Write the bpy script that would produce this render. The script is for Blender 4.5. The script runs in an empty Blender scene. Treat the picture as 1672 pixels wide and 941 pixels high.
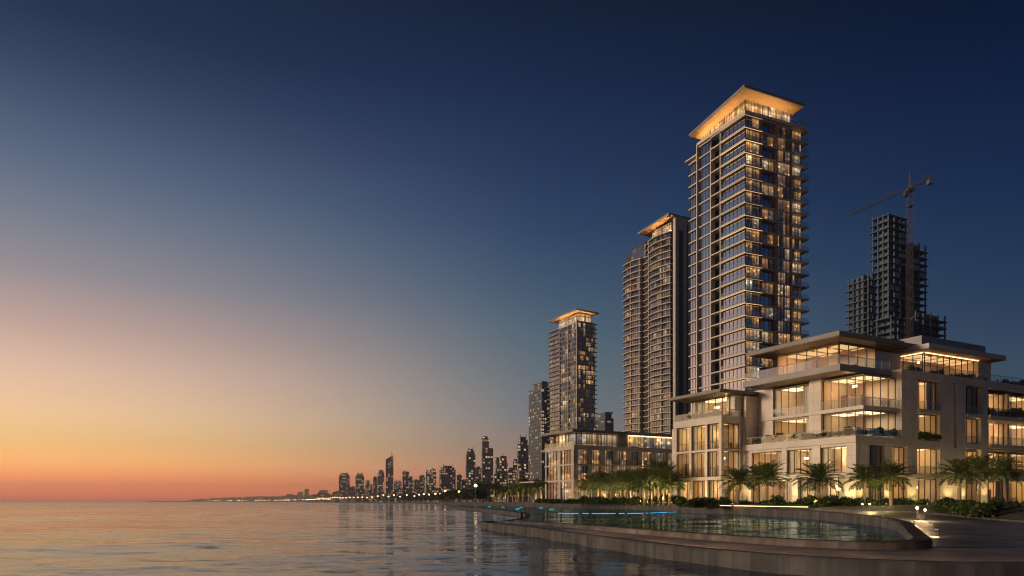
import bpy, bmesh, math, random
from mathutils import Vector, Matrix
from mathutils.geometry import tessellate_polygon

random.seed(11)
R = math.radians
C = bpy.context.scene.collection
SC = bpy.context.scene

# ------------------------------------------------------------------ camera
cam_d = bpy.data.cameras.new('camera')
cam = bpy.data.objects.new('camera', cam_d); C.objects.link(cam)
cam_d.sensor_width = 36.0
cam_d.lens = 1190 / 1672 * 36.0
cam_d.shift_y = (819 - 470.5) / 1672
cam_d.clip_start = 0.2
cam_d.clip_end = 60000
cam.location = (0, 0, 1.8)
cam.rotation_euler = (R(90), 0, 0)
SC.camera = cam
SC.render.engine = 'CYCLES'
SC.cycles.use_denoising = True
SC.cycles.use_adaptive_sampling = True
SC.cycles.pixel_filter_type = 'BLACKMAN_HARRIS'
SC.cycles.filter_width = 1.15
SC.cycles.max_bounces = 7
SC.cycles.diffuse_bounces = 3
SC.cycles.glossy_bounces = 4
SC.cycles.transparent_max_bounces = 16
SC.cycles.volume_bounces = 0
SC.cycles.sample_clamp_indirect = 4.0
SC.cycles.sample_clamp_direct = 0.0
SC.cycles.caustics_reflective = False
SC.cycles.caustics_refractive = False
SC.view_settings.view_transform = 'Standard'
SC.view_settings.look = 'None'
SC.view_settings.gamma = 1.0
SC.view_settings.exposure = 0.0
SC.view_settings.use_curve_mapping = False

# ------------------------------------------------------------------ dusk sky
def lin(c):
    o = []
    for v in c:
        v = v / 255.0
        o.append(v / 12.92 if v <= 0.04045 else ((v + 0.055) / 1.055) ** 2.4)
    return o

SUN_AZ, SUN_EL = -102.0, 5.0          # degrees, azimuth from +Y towards +X
world = bpy.data.worlds.new('World'); SC.world = world
world.use_nodes = True
wn = world.node_tree; wn.nodes.clear()
def N(t, ty, **kw):
    n = t.nodes.new(ty)
    for k, v in kw.items():
        setattr(n, k, v)
    return n
def L(t, a, b): t.links.new(a, b)
def M(t, op, a, b=None, c=None, clamp=False):
    n = N(t, 'ShaderNodeMath', operation=op); n.use_clamp = clamp
    for i, v in enumerate((a, b, c)):
        if v is None: continue
        if isinstance(v, (int, float)): n.inputs[i].default_value = v
        else: L(t, v, n.inputs[i])
    return n.outputs[0]
def MIX(t, fac, a, b, mode='MIX'):
    n = N(t, 'ShaderNodeMix', data_type='RGBA', blend_type=mode)
    for i, v in ((0, fac), (6, a), (7, b)):
        if isinstance(v, (int, float)): n.inputs[i].default_value = v
        elif isinstance(v, (tuple, list)): n.inputs[i].default_value = (v[0], v[1], v[2], 1)
        else: L(t, v, n.inputs[i])
    return n.outputs[2]
def RAMP(t, fac, stops, interp='LINEAR'):
    n = N(t, 'ShaderNodeValToRGB'); e = n.color_ramp.elements
    n.color_ramp.interpolation = interp
    while len(e) > 1: e.remove(e[-1])
    for i, (p, c) in enumerate(stops):
        if isinstance(c, (int, float)): c = (c, c, c)
        k = e[0] if i == 0 else e.new(p)
        k.position = p; k.color = (c[0], c[1], c[2], 1)
    L(t, fac, n.inputs[0]); return n.outputs[0]

# sine of elevation -> sky colour, sunward / middle / away from the sunset
SKY_A = [(0.0, (190, 84, 70)), (0.010, (246, 108, 64)), (0.024, (255, 138, 68)), (0.045, (255, 178, 98)), (0.070, (255, 202, 126)),
         (0.105, (252, 208, 158)), (0.155, (238, 198, 172)), (0.205, (204, 172, 162)), (0.26, (156, 148, 154)), (0.315, (122, 131, 147)),
         (0.37, (92, 108, 134)), (0.425, (68, 83, 112)), (0.46, (48, 66, 96)), (0.50, (32, 49, 79)), (0.62, (18, 31, 57)), (1.0, (7, 15, 34))]
SKY_B = [(0.0, (225, 122, 88)), (0.012, (240, 136, 88)), (0.04, (196, 144, 118)), (0.075, (156, 140, 130)), (0.12, (126, 132, 136)), (0.17, (106, 122, 130)),
         (0.225, (86, 110, 126)), (0.285, (66, 92, 117)), (0.35, (48, 73, 106)), (0.42, (36, 57, 92)), (0.50, (24, 43, 76)), (0.57, (17, 32, 56)), (1.0, (5, 13, 30))]
SKY_C = [(0.0, (104, 98, 106)), (0.03, (94, 96, 106)), (0.08, (74, 90, 106)), (0.14, (54, 77, 98)), (0.20, (40, 63, 92)), (0.27, (28, 51, 84)),
         (0.35, (17, 39, 74)), (0.42, (10, 30, 64)), (0.48, (5, 22, 52)), (0.55, (4, 15, 35)), (1.0, (2, 8, 22))]
tc = N(wn, 'ShaderNodeTexCoord')
sep = N(wn, 'ShaderNodeSeparateXYZ'); L(wn, tc.outputs['Generated'], sep.inputs[0])
sz = M(wn, 'MAXIMUM', sep.outputs[2], 0.0)
hx, hy = math.sin(R(-65)), math.cos(R(-65))
dot = M(wn, 'ADD', M(wn, 'MULTIPLY', sep.outputs[0], hx), M(wn, 'MULTIPLY', sep.outputs[1], hy))
hl = M(wn, 'SQRT', M(wn, 'ADD', M(wn, 'MULTIPLY', sep.outputs[0], sep.outputs[0]), M(wn, 'ADD', M(wn, 'MULTIPLY', sep.outputs[1], sep.outputs[1]), 1e-5)))
ca = M(wn, 'DIVIDE', dot, hl)
ra = RAMP(wn, sz, [(p, [v * (2.5 if p < 0.02 else 2.3 if p < 0.03 else 1.75 if p < 0.06 else 1.28 if p < 0.09 else 1.18 if p < 0.11 else 1.05 if p < 0.2 else 1.0) for v in lin(c)]) for p, c in SKY_A])
rb = RAMP(wn, sz, [(p, [v * (1.35 if p < 0.03 else 1.15 if p < 0.06 else 1.0) for v in lin(c)]) for p, c in SKY_B])
rc = RAMP(wn, sz, [(p, lin(c)) for p, c in SKY_C])
def MAPR(t, v, a, b, smooth=False):
    n = N(t, 'ShaderNodeMapRange'); n.inputs[1].default_value = a; n.inputs[2].default_value = b
    if smooth: n.interpolation_type = 'SMOOTHSTEP'
    L(t, v, n.inputs[0]); return n.outputs[0]
m1 = MIX(wn, MAPR(wn, ca, -0.30, 0.62, True), rc, rb)
m2 = MIX(wn, MAPR(wn, ca, 0.34, 0.98, True), m1, ra)
sky = N(wn, 'ShaderNodeTexSky', sky_type='NISHITA')
sky.sun_disc = False
sky.sun_elevation = R(0.5); sky.sun_rotation = R(SUN_AZ)
sky.dust_density = 2.0
skyd = MIX(wn, 1.0, sky.outputs[0], (0.02, 0.02, 0.02), 'MULTIPLY')
tot = MIX(wn, 1.0, MIX(wn, 1.0, m2, (9.8, 9.8, 9.8), 'MULTIPLY'), skyd, 'ADD')
bg = N(wn, 'ShaderNodeBackground'); bg.inputs[1].default_value = 0.1
L(wn, tot, bg.inputs[0])
wo = N(wn, 'ShaderNodeOutputWorld'); L(wn, bg.outputs[0], wo.inputs[0])

sun_d = bpy.data.lights.new('sunset_sun', 'SUN')
sun_d.energy = 3.0; sun_d.angle = R(9); sun_d.color = (1.0, 0.74, 0.50)
sun = bpy.data.objects.new('sunset_sun', sun_d); C.objects.link(sun)
sd = Vector((math.sin(R(SUN_AZ)) * math.cos(R(SUN_EL)), math.cos(R(SUN_AZ)) * math.cos(R(SUN_EL)), math.sin(R(SUN_EL))))
sun.rotation_euler = sd.to_track_quat('Z', 'Y').to_euler()
sun.location = (-300, 200, 80)

# ------------------------------------------------------------------ materials
def mat(name):
    m = bpy.data.materials.new(name); m.use_nodes = True
    t = m.node_tree; t.nodes.clear()
    o = N(t, 'ShaderNodeOutputMaterial')
    return m, t, o
def principled(t, o, col=None, rough=0.6, metal=0.0, spec=0.5):
    b = N(t, 'ShaderNodeBsdfPrincipled')
    if col is not None:
        if isinstance(col, (tuple, list)): b.inputs['Base Color'].default_value = (*col, 1)
        else: L(t, col, b.inputs['Base Color'])
    b.inputs['Roughness'].default_value = rough; b.inputs['Metallic'].default_value = metal
    b.inputs['Specular IOR Level'].default_value = spec
    L(t, b.outputs[0], o.inputs[0]); return b
def noise(t, scale, vec=None, detail=3.0, rough=0.55):
    n = N(t, 'ShaderNodeTexNoise'); n.inputs['Scale'].default_value = scale; n.inputs['Detail'].default_value = detail
    n.inputs['Roughness'].default_value = rough
    if vec is not None: L(t, vec, n.inputs['Vector'])
    return n.outputs[0]
def objco(t, scale=None):
    c = N(t, 'ShaderNodeTexCoord').outputs['Object']
    if scale is None: return c
    m = N(t, 'ShaderNodeMapping'); m.inputs['Scale'].default_value = scale
    L(t, c, m.inputs[0]); return m.outputs[0]
def poco(t, scale):
    c = N(t, 'ShaderNodeNewGeometry').outputs['Position']
    m = N(t, 'ShaderNodeMapping'); m.inputs['Scale'].default_value = scale
    L(t, c, m.inputs[0]); return m.outputs[0]

def mottled(name, a, b, scale=0.6, rough=0.6, bump=0.0, stretch=(1, 1, 1), spec=0.4):
    m, t, o = mat(name)
    co = objco(t, stretch)
    f = RAMP(t, noise(t, scale, co, 6), [(0.3, a), (0.7, b)])
    p = principled(t, o, f, rough, 0, spec)
    if bump:
        bn = N(t, 'ShaderNodeBump'); bn.inputs['Distance'].default_value = bump; bn.inputs['Strength'].default_value = 0.7
        L(t, noise(t, scale * 8, co, 4), bn.inputs['Height']); L(t, bn.outputs[0], p.inputs['Normal'])
    return m

def stone_panel(name, a, b, pw, ph):
    """large stone cladding panels with fine joints and slight tone differences"""
    m, t, o = mat(name)
    tcn = N(t, 'ShaderNodeTexCoord')
    sp = N(t, 'ShaderNodeSeparateXYZ'); L(t, tcn.outputs['Object'], sp.inputs[0])
    sn = N(t, 'ShaderNodeSeparateXYZ'); L(t, tcn.outputs['Normal'], sn.inputs[0])
    u = M(t, 'ADD', M(t, 'MULTIPLY', sp.outputs[0], M(t, 'ABSOLUTE', sn.outputs[1])), M(t, 'MULTIPLY', sp.outputs[1], M(t, 'ABSOLUTE', sn.outputs[0])))
    cv = N(t, 'ShaderNodeCombineXYZ'); L(t, M(t, 'FLOOR', M(t, 'DIVIDE', u, pw)), cv.inputs[0]); L(t, M(t, 'FLOOR', M(t, 'DIVIDE', sp.outputs[2], ph)), cv.inputs[1])
    wnz = N(t, 'ShaderNodeTexWhiteNoise', noise_dimensions='2D'); L(t, cv.outputs[0], wnz.inputs['Vector'])
    base = RAMP(t, noise(t, 0.5, objco(t, (1, 1, 0.4)), 6), [(0.3, a), (0.7, b)])
    tone = MIX(t, 1.0, base, RAMP(t, wnz.outputs[0], [(0, 0.86), (1, 1.0)]), 'MULTIPLY')
    fz = M(t, 'LESS_THAN', M(t, 'FRACT', M(t, 'DIVIDE', sp.outputs[2], ph)), 0.03)
    fu = M(t, 'LESS_THAN', M(t, 'FRACT', M(t, 'DIVIDE', u, pw)), 0.02)
    j = M(t, 'MAXIMUM', fz, fu)
    principled(t, o, MIX(t, M(t, 'MULTIPLY', j, 0.45), tone, (0.12, 0.10, 0.09)), 0.55)
    return m

def emis(name, col, s):
    m, t, o = mat(name)
    e = N(t, 'ShaderNodeEmission'); e.inputs[0].default_value = (*col, 1); e.inputs[1].default_value = s
    L(t, e.outputs[0], o.inputs[0]); return m

def thin_glass(name, refl=0.12, tint=(0.92, 0.96, 0.95), rough=0.02, fr=0.9):
    m, t, o = mat(name)
    tr = N(t, 'ShaderNodeBsdfTransparent'); tr.inputs[0].default_value = (*tint, 1)
    g = N(t, 'ShaderNodeBsdfGlossy'); g.inputs['Roughness'].default_value = rough; g.inputs[0].default_value = (0.95, 0.97, 1, 1)
    lw = N(t, 'ShaderNodeLayerWeight'); lw.inputs[0].default_value = 0.35
    f = M(t, 'ADD', M(t, 'MULTIPLY', lw.outputs['Fresnel'], fr), refl, clamp=True)
    mx = N(t, 'ShaderNodeMixShader'); L(t, f, mx.inputs[0]); L(t, tr.outputs[0], mx.inputs[1]); L(t, g.outputs[0], mx.inputs[2])
    L(t, mx.outputs[0], o.inputs[0]); return m

def tower_glass(name, lit, refl=0.34, dark=(0.012, 0.018, 0.03), strength=1.0, spot=0.55, tint=(0.95, 0.95, 1.0), amount=0.5, blinds=0.6, storey=3.36):
    """coated facade glass over an interior; when lit the rooms behind show lamps and curtains"""
    m, t, o = mat(name)
    gl = N(t, 'ShaderNodeBsdfGlossy'); gl.inputs['Roughness'].default_value = 0.04; gl.inputs[0].default_value = (*tint, 1)
    bp = N(t, 'ShaderNodeBump'); bp.inputs['Distance'].default_value = 0.05; bp.inputs['Strength'].default_value = 0.35
    L(t, noise(t, 0.35, objco(t), 2), bp.inputs['Height']); L(t, bp.outputs[0], gl.inputs['Normal'])
    df = N(t, 'ShaderNodeBsdfDiffuse')
    isl = N(t, 'ShaderNodeNewGeometry').outputs['Random Per Island']
    oi = N(t, 'ShaderNodeObjectInfo').outputs['Random']
    rnd = M(t, 'FRACT', M(t, 'ADD', isl, M(t, 'MULTIPLY', oi, 7.3)))
    # blinds and curtains behind the pane
    st = noise(t, 1.0, objco(t, (1.9, 1.9, 0.02)), 2)
    cur = RAMP(t, st, [(0.46, 0.0), (0.56, 1.0)])
    L(t, MIX(t, M(t, 'MULTIPLY', cur, blinds), dark, (0.10, 0.10, 0.11)), df.inputs[0])
    under = df.outputs[0]
    if lit:
        sp3 = N(t, 'ShaderNodeSeparateXYZ'); L(t, objco(t), sp3.inputs[0])
        uu = M(t, 'DIVIDE', M(t, 'ADD', sp3.outputs[0], sp3.outputs[1]), 2.35); vv = M(t, 'DIVIDE', M(t, 'SUBTRACT', sp3.outputs[2], 1.5), storey)
        cid = N(t, 'ShaderNodeCombineXYZ'); L(t, M(t, 'FLOOR', uu), cid.inputs[0]); L(t, M(t, 'FLOOR', vv), cid.inputs[1]); L(t, M(t, 'FLOOR', M(t, 'MULTIPLY', sp3.outputs[0], 0.15)), cid.inputs[2])
        wr = N(t, 'ShaderNodeTexWhiteNoise', noise_dimensions='3D'); L(t, cid.outputs[0], wr.inputs['Vector'])
        wc = N(t, 'ShaderNodeSeparateColor'); L(t, wr.outputs['Color'], wc.inputs[0])
        room = RAMP(t, M(t, 'ADD', M(t, 'MULTIPLY', wc.outputs[0], 0.7), M(t, 'MULTIPLY', rnd, 0.3)), [(max(0.0, 0.80 - amount * 0.8), 0.03), (max(0.02, 0.86 - amount * 0.8), 0.30), (0.82, 0.75), (0.93, 1.5)])
        v = N(t, 'ShaderNodeTexVoronoi'); v.inputs['Scale'].default_value = 0.62; L(t, objco(t, (1, 1, 1.5)), v.inputs['Vector'])
        lampm = RAMP(t, v.outputs['Distance'], [(0.06, 1.0), (0.16, 0.35), (0.34, 0.06), (0.6, 0.0)])
        fz = M(t, 'FRACT', vv)
        ceil = RAMP(t, fz, [(0.0, 0.25), (0.25, 0.45), (0.66, 0.85), (0.84, 1.25), (0.90, 0.6)])
        base = M(t, 'MULTIPLY', M(t, 'ADD', M(t, 'MULTIPLY', cur, 0.55), 0.25), M(t, 'MULTIPLY', ceil, 0.62))
        amt = M(t, 'MULTIPLY', M(t, 'ADD', M(t, 'MULTIPLY', lampm, spot * 2.6), base), room)
        em = N(t, 'ShaderNodeEmission')
        L(t, RAMP(t, wc.outputs[1], [(0.0, (1.0, 0.45, 0.14)), (0.55, (1.0, 0.56, 0.22)), (0.9, (1.0, 0.72, 0.42)), (1.0, (0.95, 0.85, 0.7))]), em.inputs[0])
        L(t, M(t, 'MULTIPLY', amt, strength), em.inputs[1])
        ad = N(t, 'ShaderNodeAddShader'); L(t, df.outputs[0], ad.inputs[0]); L(t, em.outputs[0], ad.inputs[1]); under = ad.outputs[0]
    lw = N(t, 'ShaderNodeLayerWeight'); lw.inputs[0].default_value = 0.5
    f = M(t, 'ADD', M(t, 'MULTIPLY', lw.outputs['Fresnel'], 0.55), refl, clamp=True)
    mx = N(t, 'ShaderNodeMixShader'); L(t, f, mx.inputs[0]); L(t, under, mx.inputs[1]); L(t, gl.outputs[0], mx.inputs[2])
    L(t, mx.outputs[0], o.inputs[0]); return m

def city_wall(name, wall, lit_amount, strength, pw=3.2, ph=3.4, glassy=0.3):
    """far facade: storeys of window openings, some of them lit"""
    m, t, o = mat(name)
    tcn = N(t, 'ShaderNodeTexCoord')
    sp = N(t, 'ShaderNodeSeparateXYZ'); L(t, tcn.outputs['Object'], sp.inputs[0])
    sn = N(t, 'ShaderNodeSeparateXYZ'); L(t, tcn.outputs['Normal'], sn.inputs[0])
    u = M(t, 'ADD', M(t, 'MULTIPLY', sp.outputs[0], M(t, 'ABSOLUTE', sn.outputs[1])), M(t, 'MULTIPLY', sp.outputs[1], M(t, 'ABSOLUTE', sn.outputs[0])))
    uu = M(t, 'DIVIDE', u, pw); vv = M(t, 'DIVIDE', sp.outputs[2], ph)
    cv = N(t, 'ShaderNodeCombineXYZ'); L(t, M(t, 'FLOOR', uu), cv.inputs[0]); L(t, M(t, 'FLOOR', vv), cv.inputs[1])
    L(t, M(t, 'MULTIPLY', N(t, 'ShaderNodeObjectInfo').outputs['Random'], 91.0), cv.inputs[2])
    wnz = N(t, 'ShaderNodeTexWhiteNoise', noise_dimensions='3D'); L(t, cv.outputs[0], wnz.inputs['Vector'])
    fu = M(t, 'FRACT', uu); fv = M(t, 'FRACT', vv)
    win = M(t, 'MULTIPLY', M(t, 'MULTIPLY', M(t, 'GREATER_THAN', fu, 0.18), M(t, 'LESS_THAN', fu, 0.86)),
            M(t, 'MULTIPLY', M(t, 'GREATER_THAN', fv, 0.26), M(t, 'LESS_THAN', fv, 0.84)))
    side = M(t, 'LESS_THAN', M(t, 'ABSOLUTE', sn.outputs[2]), 0.5)
    win = M(t, 'MULTIPLY', win, side)
    col = MIX(t, win, wall, (0.03, 0.04, 0.06))
    p = principled(t, o, col, 0.5)
    L(t, M(t, 'SUBTRACT', 0.65, M(t, 'MULTIPLY', win, 0.65 - 0.12)), p.inputs['Roughness'])
    clus = RAMP(t, noise(t, 0.06, tcn.outputs['Object'], 3), [(0.35, 0.86), (0.65, 1.1)])
    on = RAMP(t, M(t, 'MULTIPLY', wnz.outputs[0], clus), [(max(0.0, 1 - lit_amount), 0.0), (min(0.999, 1 - lit_amount + 0.03), 0.35), (1.0, 1.0)])
    L(t, RAMP(t, wnz.outputs[1] if False else noise(t, 0.13, tcn.outputs['Object'], 2), [(0.35, (1.0, 0.52, 0.2)), (0.6, (1.0, 0.72, 0.42)), (0.75, (0.85, 0.85, 0.8))]), p.inputs['Emission Color'])
    L(t, M(t, 'MULTIPLY', M(t, 'MULTIPLY', on, win), strength), p.inputs['Emission Strength'])
    return m

def foliage(name, a, b, c):
    m, t, o = mat(name)
    isl = N(t, 'ShaderNodeNewGeometry').outputs['Random Per Island']
    col = RAMP(t, isl, [(0.0, a), (0.5, b), (1.0, c)])
    p = principled(t, o, col, 0.55, 0, 0.3)
    tl = N(t, 'ShaderNodeBsdfTranslucent'); L(t, MIX(t, 1.0, col, (1.1, 1.2, 0.6), 'MULTIPLY'), tl.inputs[0])
    mx = N(t, 'ShaderNodeMixShader'); mx.inputs[0].default_value = 0.3
    L(t, p.outputs[0], mx.inputs[1]); L(t, tl.outputs[0], mx.inputs[2]); L(t, mx.outputs[0], o.inputs[0])
    return m

def water_mat(name, col, slope, rough, sx, sy, tint=(0.74, 0.83, 0.95)):
    """water whose ripples tilt the surface normal at three scales"""
    m, t, o = mat(name)
    df = N(t, 'ShaderNodeBsdfDiffuse'); df.inputs[0].default_value = (*col, 1)
    gl = N(t, 'ShaderNodeBsdfGlossy'); gl.inputs[0].default_value = (*tint, 1); gl.inputs['Roughness'].default_value = rough
    fr = N(t, 'ShaderNodeFresnel'); fr.inputs['IOR'].default_value = 1.333
    mx = N(t, 'ShaderNodeMixShader'); L(t, fr.outputs[0], mx.inputs[0]); L(t, df.outputs[0], mx.inputs[1]); L(t, gl.outputs[0], mx.inputs[2]); L(t, mx.outputs[0], o.inputs[0])
    def nz(k, det):
        n = N(t, 'ShaderNodeTexNoise'); n.inputs['Scale'].default_value = 1.0; n.inputs['Detail'].default_value = det
        L(t, poco(t, (sx * k, sy * k, 1)), n.inputs['Vector'])
        v = N(t, 'ShaderNodeVectorMath', operation='SUBTRACT'); L(t, n.outputs['Color'], v.inputs[0]); v.inputs[1].default_value = (0.5, 0.5, 0.5)
        return v.outputs[0]
    def sc(v, x, y):
        n = N(t, 'ShaderNodeVectorMath', operation='MULTIPLY'); L(t, v, n.inputs[0])
        if isinstance(x, (int, float)): n.inputs[1].default_value = (x, y, 0)
        else: L(t, x, n.inputs[1])
        return n.outputs[0]
    def add(a_, b_):
        n = N(t, 'ShaderNodeVectorMath', operation='ADD'); L(t, a_, n.inputs[0]); L(t, b_, n.inputs[1]); return n.outputs[0]
    slick = RAMP(t, noise(t, 1.0, poco(t, (0.010, 0.045, 1)), 3), [(0.36, 0.45), (0.64, 1.25)])
    fine = add(sc(nz(1.0, 2), slope * 0.14, slope * 1.0), sc(nz(4.5, 2), slope * 0.16, slope * 0.6))
    tot = add(sc(fine, slick, 0), sc(nz(0.14, 1), slope * 0.25, slope * 0.7))
    up = N(t, 'ShaderNodeVectorMath', operation='ADD'); L(t, tot, up.inputs[0]); up.inputs[1].default_value = (0, 0, 1)
    nn = N(t, 'ShaderNodeVectorMath', operation='NORMALIZE'); L(t, up.outputs[0], nn.inputs[0])
    for q in (df, gl, fr): L(t, nn.outputs[0], q.inputs['Normal'])
    return m

MT = {}
MT['sea'] = water_mat('sea_water', (0.003, 0.016, 0.032), 0.52, 0.14, 0.28, 0.9)
MT['near_sea'] = water_mat('near_sea_water', (0.003, 0.016, 0.032), 0.22, 0.09, 0.8, 2.4)
MT['pool'] = water_mat('pool_water', (0.006, 0.05, 0.085), 0.17, 0.035, 0.5, 1.6, (0.55, 0.78, 1.0))
MT['paving'] = None
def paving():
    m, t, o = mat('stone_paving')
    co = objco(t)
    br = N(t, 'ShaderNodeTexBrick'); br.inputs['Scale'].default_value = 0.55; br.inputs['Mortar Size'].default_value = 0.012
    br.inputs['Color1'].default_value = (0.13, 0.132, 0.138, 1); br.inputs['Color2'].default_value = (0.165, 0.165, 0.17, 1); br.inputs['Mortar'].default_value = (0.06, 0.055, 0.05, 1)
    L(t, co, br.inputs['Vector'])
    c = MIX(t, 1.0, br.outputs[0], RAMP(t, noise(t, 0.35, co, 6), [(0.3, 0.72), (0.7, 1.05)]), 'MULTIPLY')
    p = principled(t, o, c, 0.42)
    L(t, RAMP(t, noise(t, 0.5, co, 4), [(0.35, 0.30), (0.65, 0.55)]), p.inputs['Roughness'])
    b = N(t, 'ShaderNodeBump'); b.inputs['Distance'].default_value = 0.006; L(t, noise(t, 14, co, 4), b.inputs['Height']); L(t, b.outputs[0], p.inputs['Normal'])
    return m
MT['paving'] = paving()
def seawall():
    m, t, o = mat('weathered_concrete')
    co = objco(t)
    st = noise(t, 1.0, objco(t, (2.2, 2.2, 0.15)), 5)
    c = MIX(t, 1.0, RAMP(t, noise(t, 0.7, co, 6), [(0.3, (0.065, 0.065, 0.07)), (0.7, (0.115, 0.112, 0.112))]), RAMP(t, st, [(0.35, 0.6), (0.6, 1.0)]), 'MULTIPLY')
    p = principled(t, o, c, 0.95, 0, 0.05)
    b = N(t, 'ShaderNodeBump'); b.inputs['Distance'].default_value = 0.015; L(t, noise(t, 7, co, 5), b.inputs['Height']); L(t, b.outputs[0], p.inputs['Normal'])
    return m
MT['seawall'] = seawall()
MT['asphalt'] = mottled('dark_asphalt', (0.035, 0.04, 0.05), (0.06, 0.065, 0.075), 1.5, 0.35, 0.004)
MT['soil'] = mottled('soil', (0.03, 0.03, 0.018), (0.06, 0.055, 0.03), 0.8, 0.9, 0.03)
MT['land'] = mottled('land', (0.05, 0.05, 0.045), (0.09, 0.085, 0.075), 0.05, 0.9)
MT['stone'] = stone_panel('travertine_cladding', (0.56, 0.49, 0.43), (0.66, 0.59, 0.52), 1.5, 1.2)
MT['stone_low'] = stone_panel('sand_stone_cladding', (0.40, 0.35, 0.30), (0.48, 0.43, 0.37), 1.5, 1.2)
MT['slab'] = mottled('pale_slab', (0.46, 0.42, 0.38), (0.56, 0.52, 0.47), 0.3, 0.5)
MT['slab_t2'] = mottled('beige_slab', (0.40, 0.35, 0.30), (0.50, 0.44, 0.38), 0.3, 0.55)
MT['slab_blue'] = mottled('blue_grey_slab', (0.10, 0.115, 0.14), (0.15, 0.165, 0.19), 0.3, 0.5)
MT['slab_dark'] = mottled('grey_slab', (0.20, 0.20, 0.21), (0.28, 0.28, 0.29), 0.3, 0.55)
MT['soffit'] = mottled('bronze_soffit', (0.10, 0.07, 0.05), (0.15, 0.105, 0.075), 0.8, 0.45, 0, (0.2, 3, 1))
MT['soffit_warm'] = mottled('oak_soffit', (0.42, 0.27, 0.14), (0.52, 0.35, 0.19), 0.8, 0.5, 0, (0.2, 3, 1))
MT['roof'] = mottled('grey_roof_edge', (0.16, 0.15, 0.14), (0.22, 0.2, 0.19), 0.5, 0.5)
MT['frame'] = mottled('bronze_frame', (0.03, 0.025, 0.022), (0.05, 0.042, 0.036), 1, 0.4)
MT['frame_pale'] = mottled('pale_frame', (0.30, 0.27, 0.24), (0.38, 0.34, 0.30), 1, 0.5)
MT['core'] = mottled('dark_core', (0.03, 0.03, 0.035), (0.05, 0.05, 0.055), 0.3, 0.8)
MT['glass'] = thin_glass('clear_glass', 0.03, fr=0.5)
MT['rail'] = thin_glass('rail_glass', 0.03, (0.80, 0.86, 0.86), fr=0.25)
MT['t1'] = tower_glass('facade_glass', False, 0.58)
MT['t1_lit'] = tower_glass('facade_glass_lit', True, 0.18, strength=2.2, amount=0.6)
MT['t2'] = tower_glass('beige_tower_glass', True, 0.16, strength=0.9, amount=0.35, blinds=0.3, storey=3.2)
MT['t3'] = tower_glass('dark_tower_glass', True, 0.06, dark=(0.008, 0.016, 0.034), strength=1.7, amount=0.30, blinds=0.15, storey=3.25, tint=(0.72, 0.86, 1.0))
MT['low'] = tower_glass('low_block_glass', True, 0.18, strength=2.6, amount=0.62)
MT['pent_lit'] = tower_glass('top_storey_glass', True, 0.08, strength=2.8, spot=0.35, amount=0.95)
MT['crown_lit'] = tower_glass('crown_glass_lit', True, 0.10, strength=3.8, spot=0.3, amount=0.95)
MT['cove'] = emis('cove_light', (1.0, 0.56, 0.20), 36.0)
MT['cove_soft'] = emis('cove_light_soft', (1.0, 0.60, 0.25), 3.5)
MT['panels'] = [emis('ceiling_panel', (1.0, 0.64, 0.30), 1.6), emis('ceiling_panel_bright', (1.0, 0.70, 0.38), 2.3), emis('ceiling_panel_dim', (1.0, 0.58, 0.24), 1.0)]
MT['lens'] = emis('uplight_lens', (1.0, 0.72, 0.40), 2.5)
MT['lamp'] = emis('lamp_globe', (1.0, 0.72, 0.40), 14.0)
MT['edge_leds'] = [emis('edge_led_' + n, (1.0, 0.58, 0.24), v) for n, v in (('soft', 0.7), ('mid', 1.3), ('bright', 2.0))]
MT['pendant'] = emis('pendant_lamp', (1.0, 0.68, 0.34), 6.0)
MT['kerb_fill_glow'] = emis('kerb_fill_glow', (1.0, 0.52, 0.24), 8.0)  # glow of the strip added to warm the pier edge
MT['cove_far'] = emis('cove_light_far', (1.0, 0.56, 0.20), 120.0)
MT['teal'] = emis('teal_led', (0.06, 0.55, 0.5), 0.8)
MT['cyan'] = emis('pool_led', (0.08, 0.55, 0.88), 2.0)
MT['far_lamp'] = emis('far_lamp_glow', (1.0, 0.58, 0.25), 9.0)
MT['room'] = mottled('warm_plaster', (0.66, 0.52, 0.37), (0.72, 0.58, 0.42), 0.5, 0.8)
MT['room_dark'] = mottled('walnut_panel', (0.16, 0.10, 0.06), (0.24, 0.15, 0.09), 1.5, 0.5, 0, (3, 3, 0.2))
MT['curtain'] = mottled('sheer_curtain', (0.66, 0.57, 0.45), (0.74, 0.66, 0.54), 1.5, 0.9)
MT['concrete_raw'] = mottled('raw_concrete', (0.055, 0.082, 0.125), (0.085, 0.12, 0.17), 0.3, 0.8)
MT['crane'] = mottled('crane_steel', (0.045, 0.036, 0.032), (0.07, 0.055, 0.048), 1, 0.6)
MT['metal'] = mottled('dark_metal', (0.04, 0.04, 0.042), (0.06, 0.06, 0.062), 2, 0.4)
MT['city'] = [city_wall('far_facade_' + s, w, a, st) for s, w, a, st in
              (('a', (0.22, 0.19, 0.20), 0.30, 0.85), ('b', (0.26, 0.22, 0.21), 0.42, 0.7), ('c', (0.17, 0.16, 0.18), 0.28, 0.9))]
MT['t4'] = city_wall('blue_tower_facade', (0.05, 0.075, 0.11), 0.24, 0.9, 2.4, 3.2)
MT['town'] = city_wall('far_town_facade', (0.08, 0.07, 0.08), 0.2, 1.5, 4, 4)
MT['leaf'] = foliage('shrub_leaf', (0.030, 0.055, 0.014), (0.05, 0.085, 0.02), (0.085, 0.12, 0.03))
MT['palm'] = foliage('palm_leaf', (0.035, 0.058, 0.018), (0.055, 0.085, 0.026), (0.09, 0.115, 0.04))
MT['tree'] = foliage('tree_leaf', (0.022, 0.038, 0.012), (0.035, 0.055, 0.016), (0.055, 0.075, 0.024))
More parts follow.
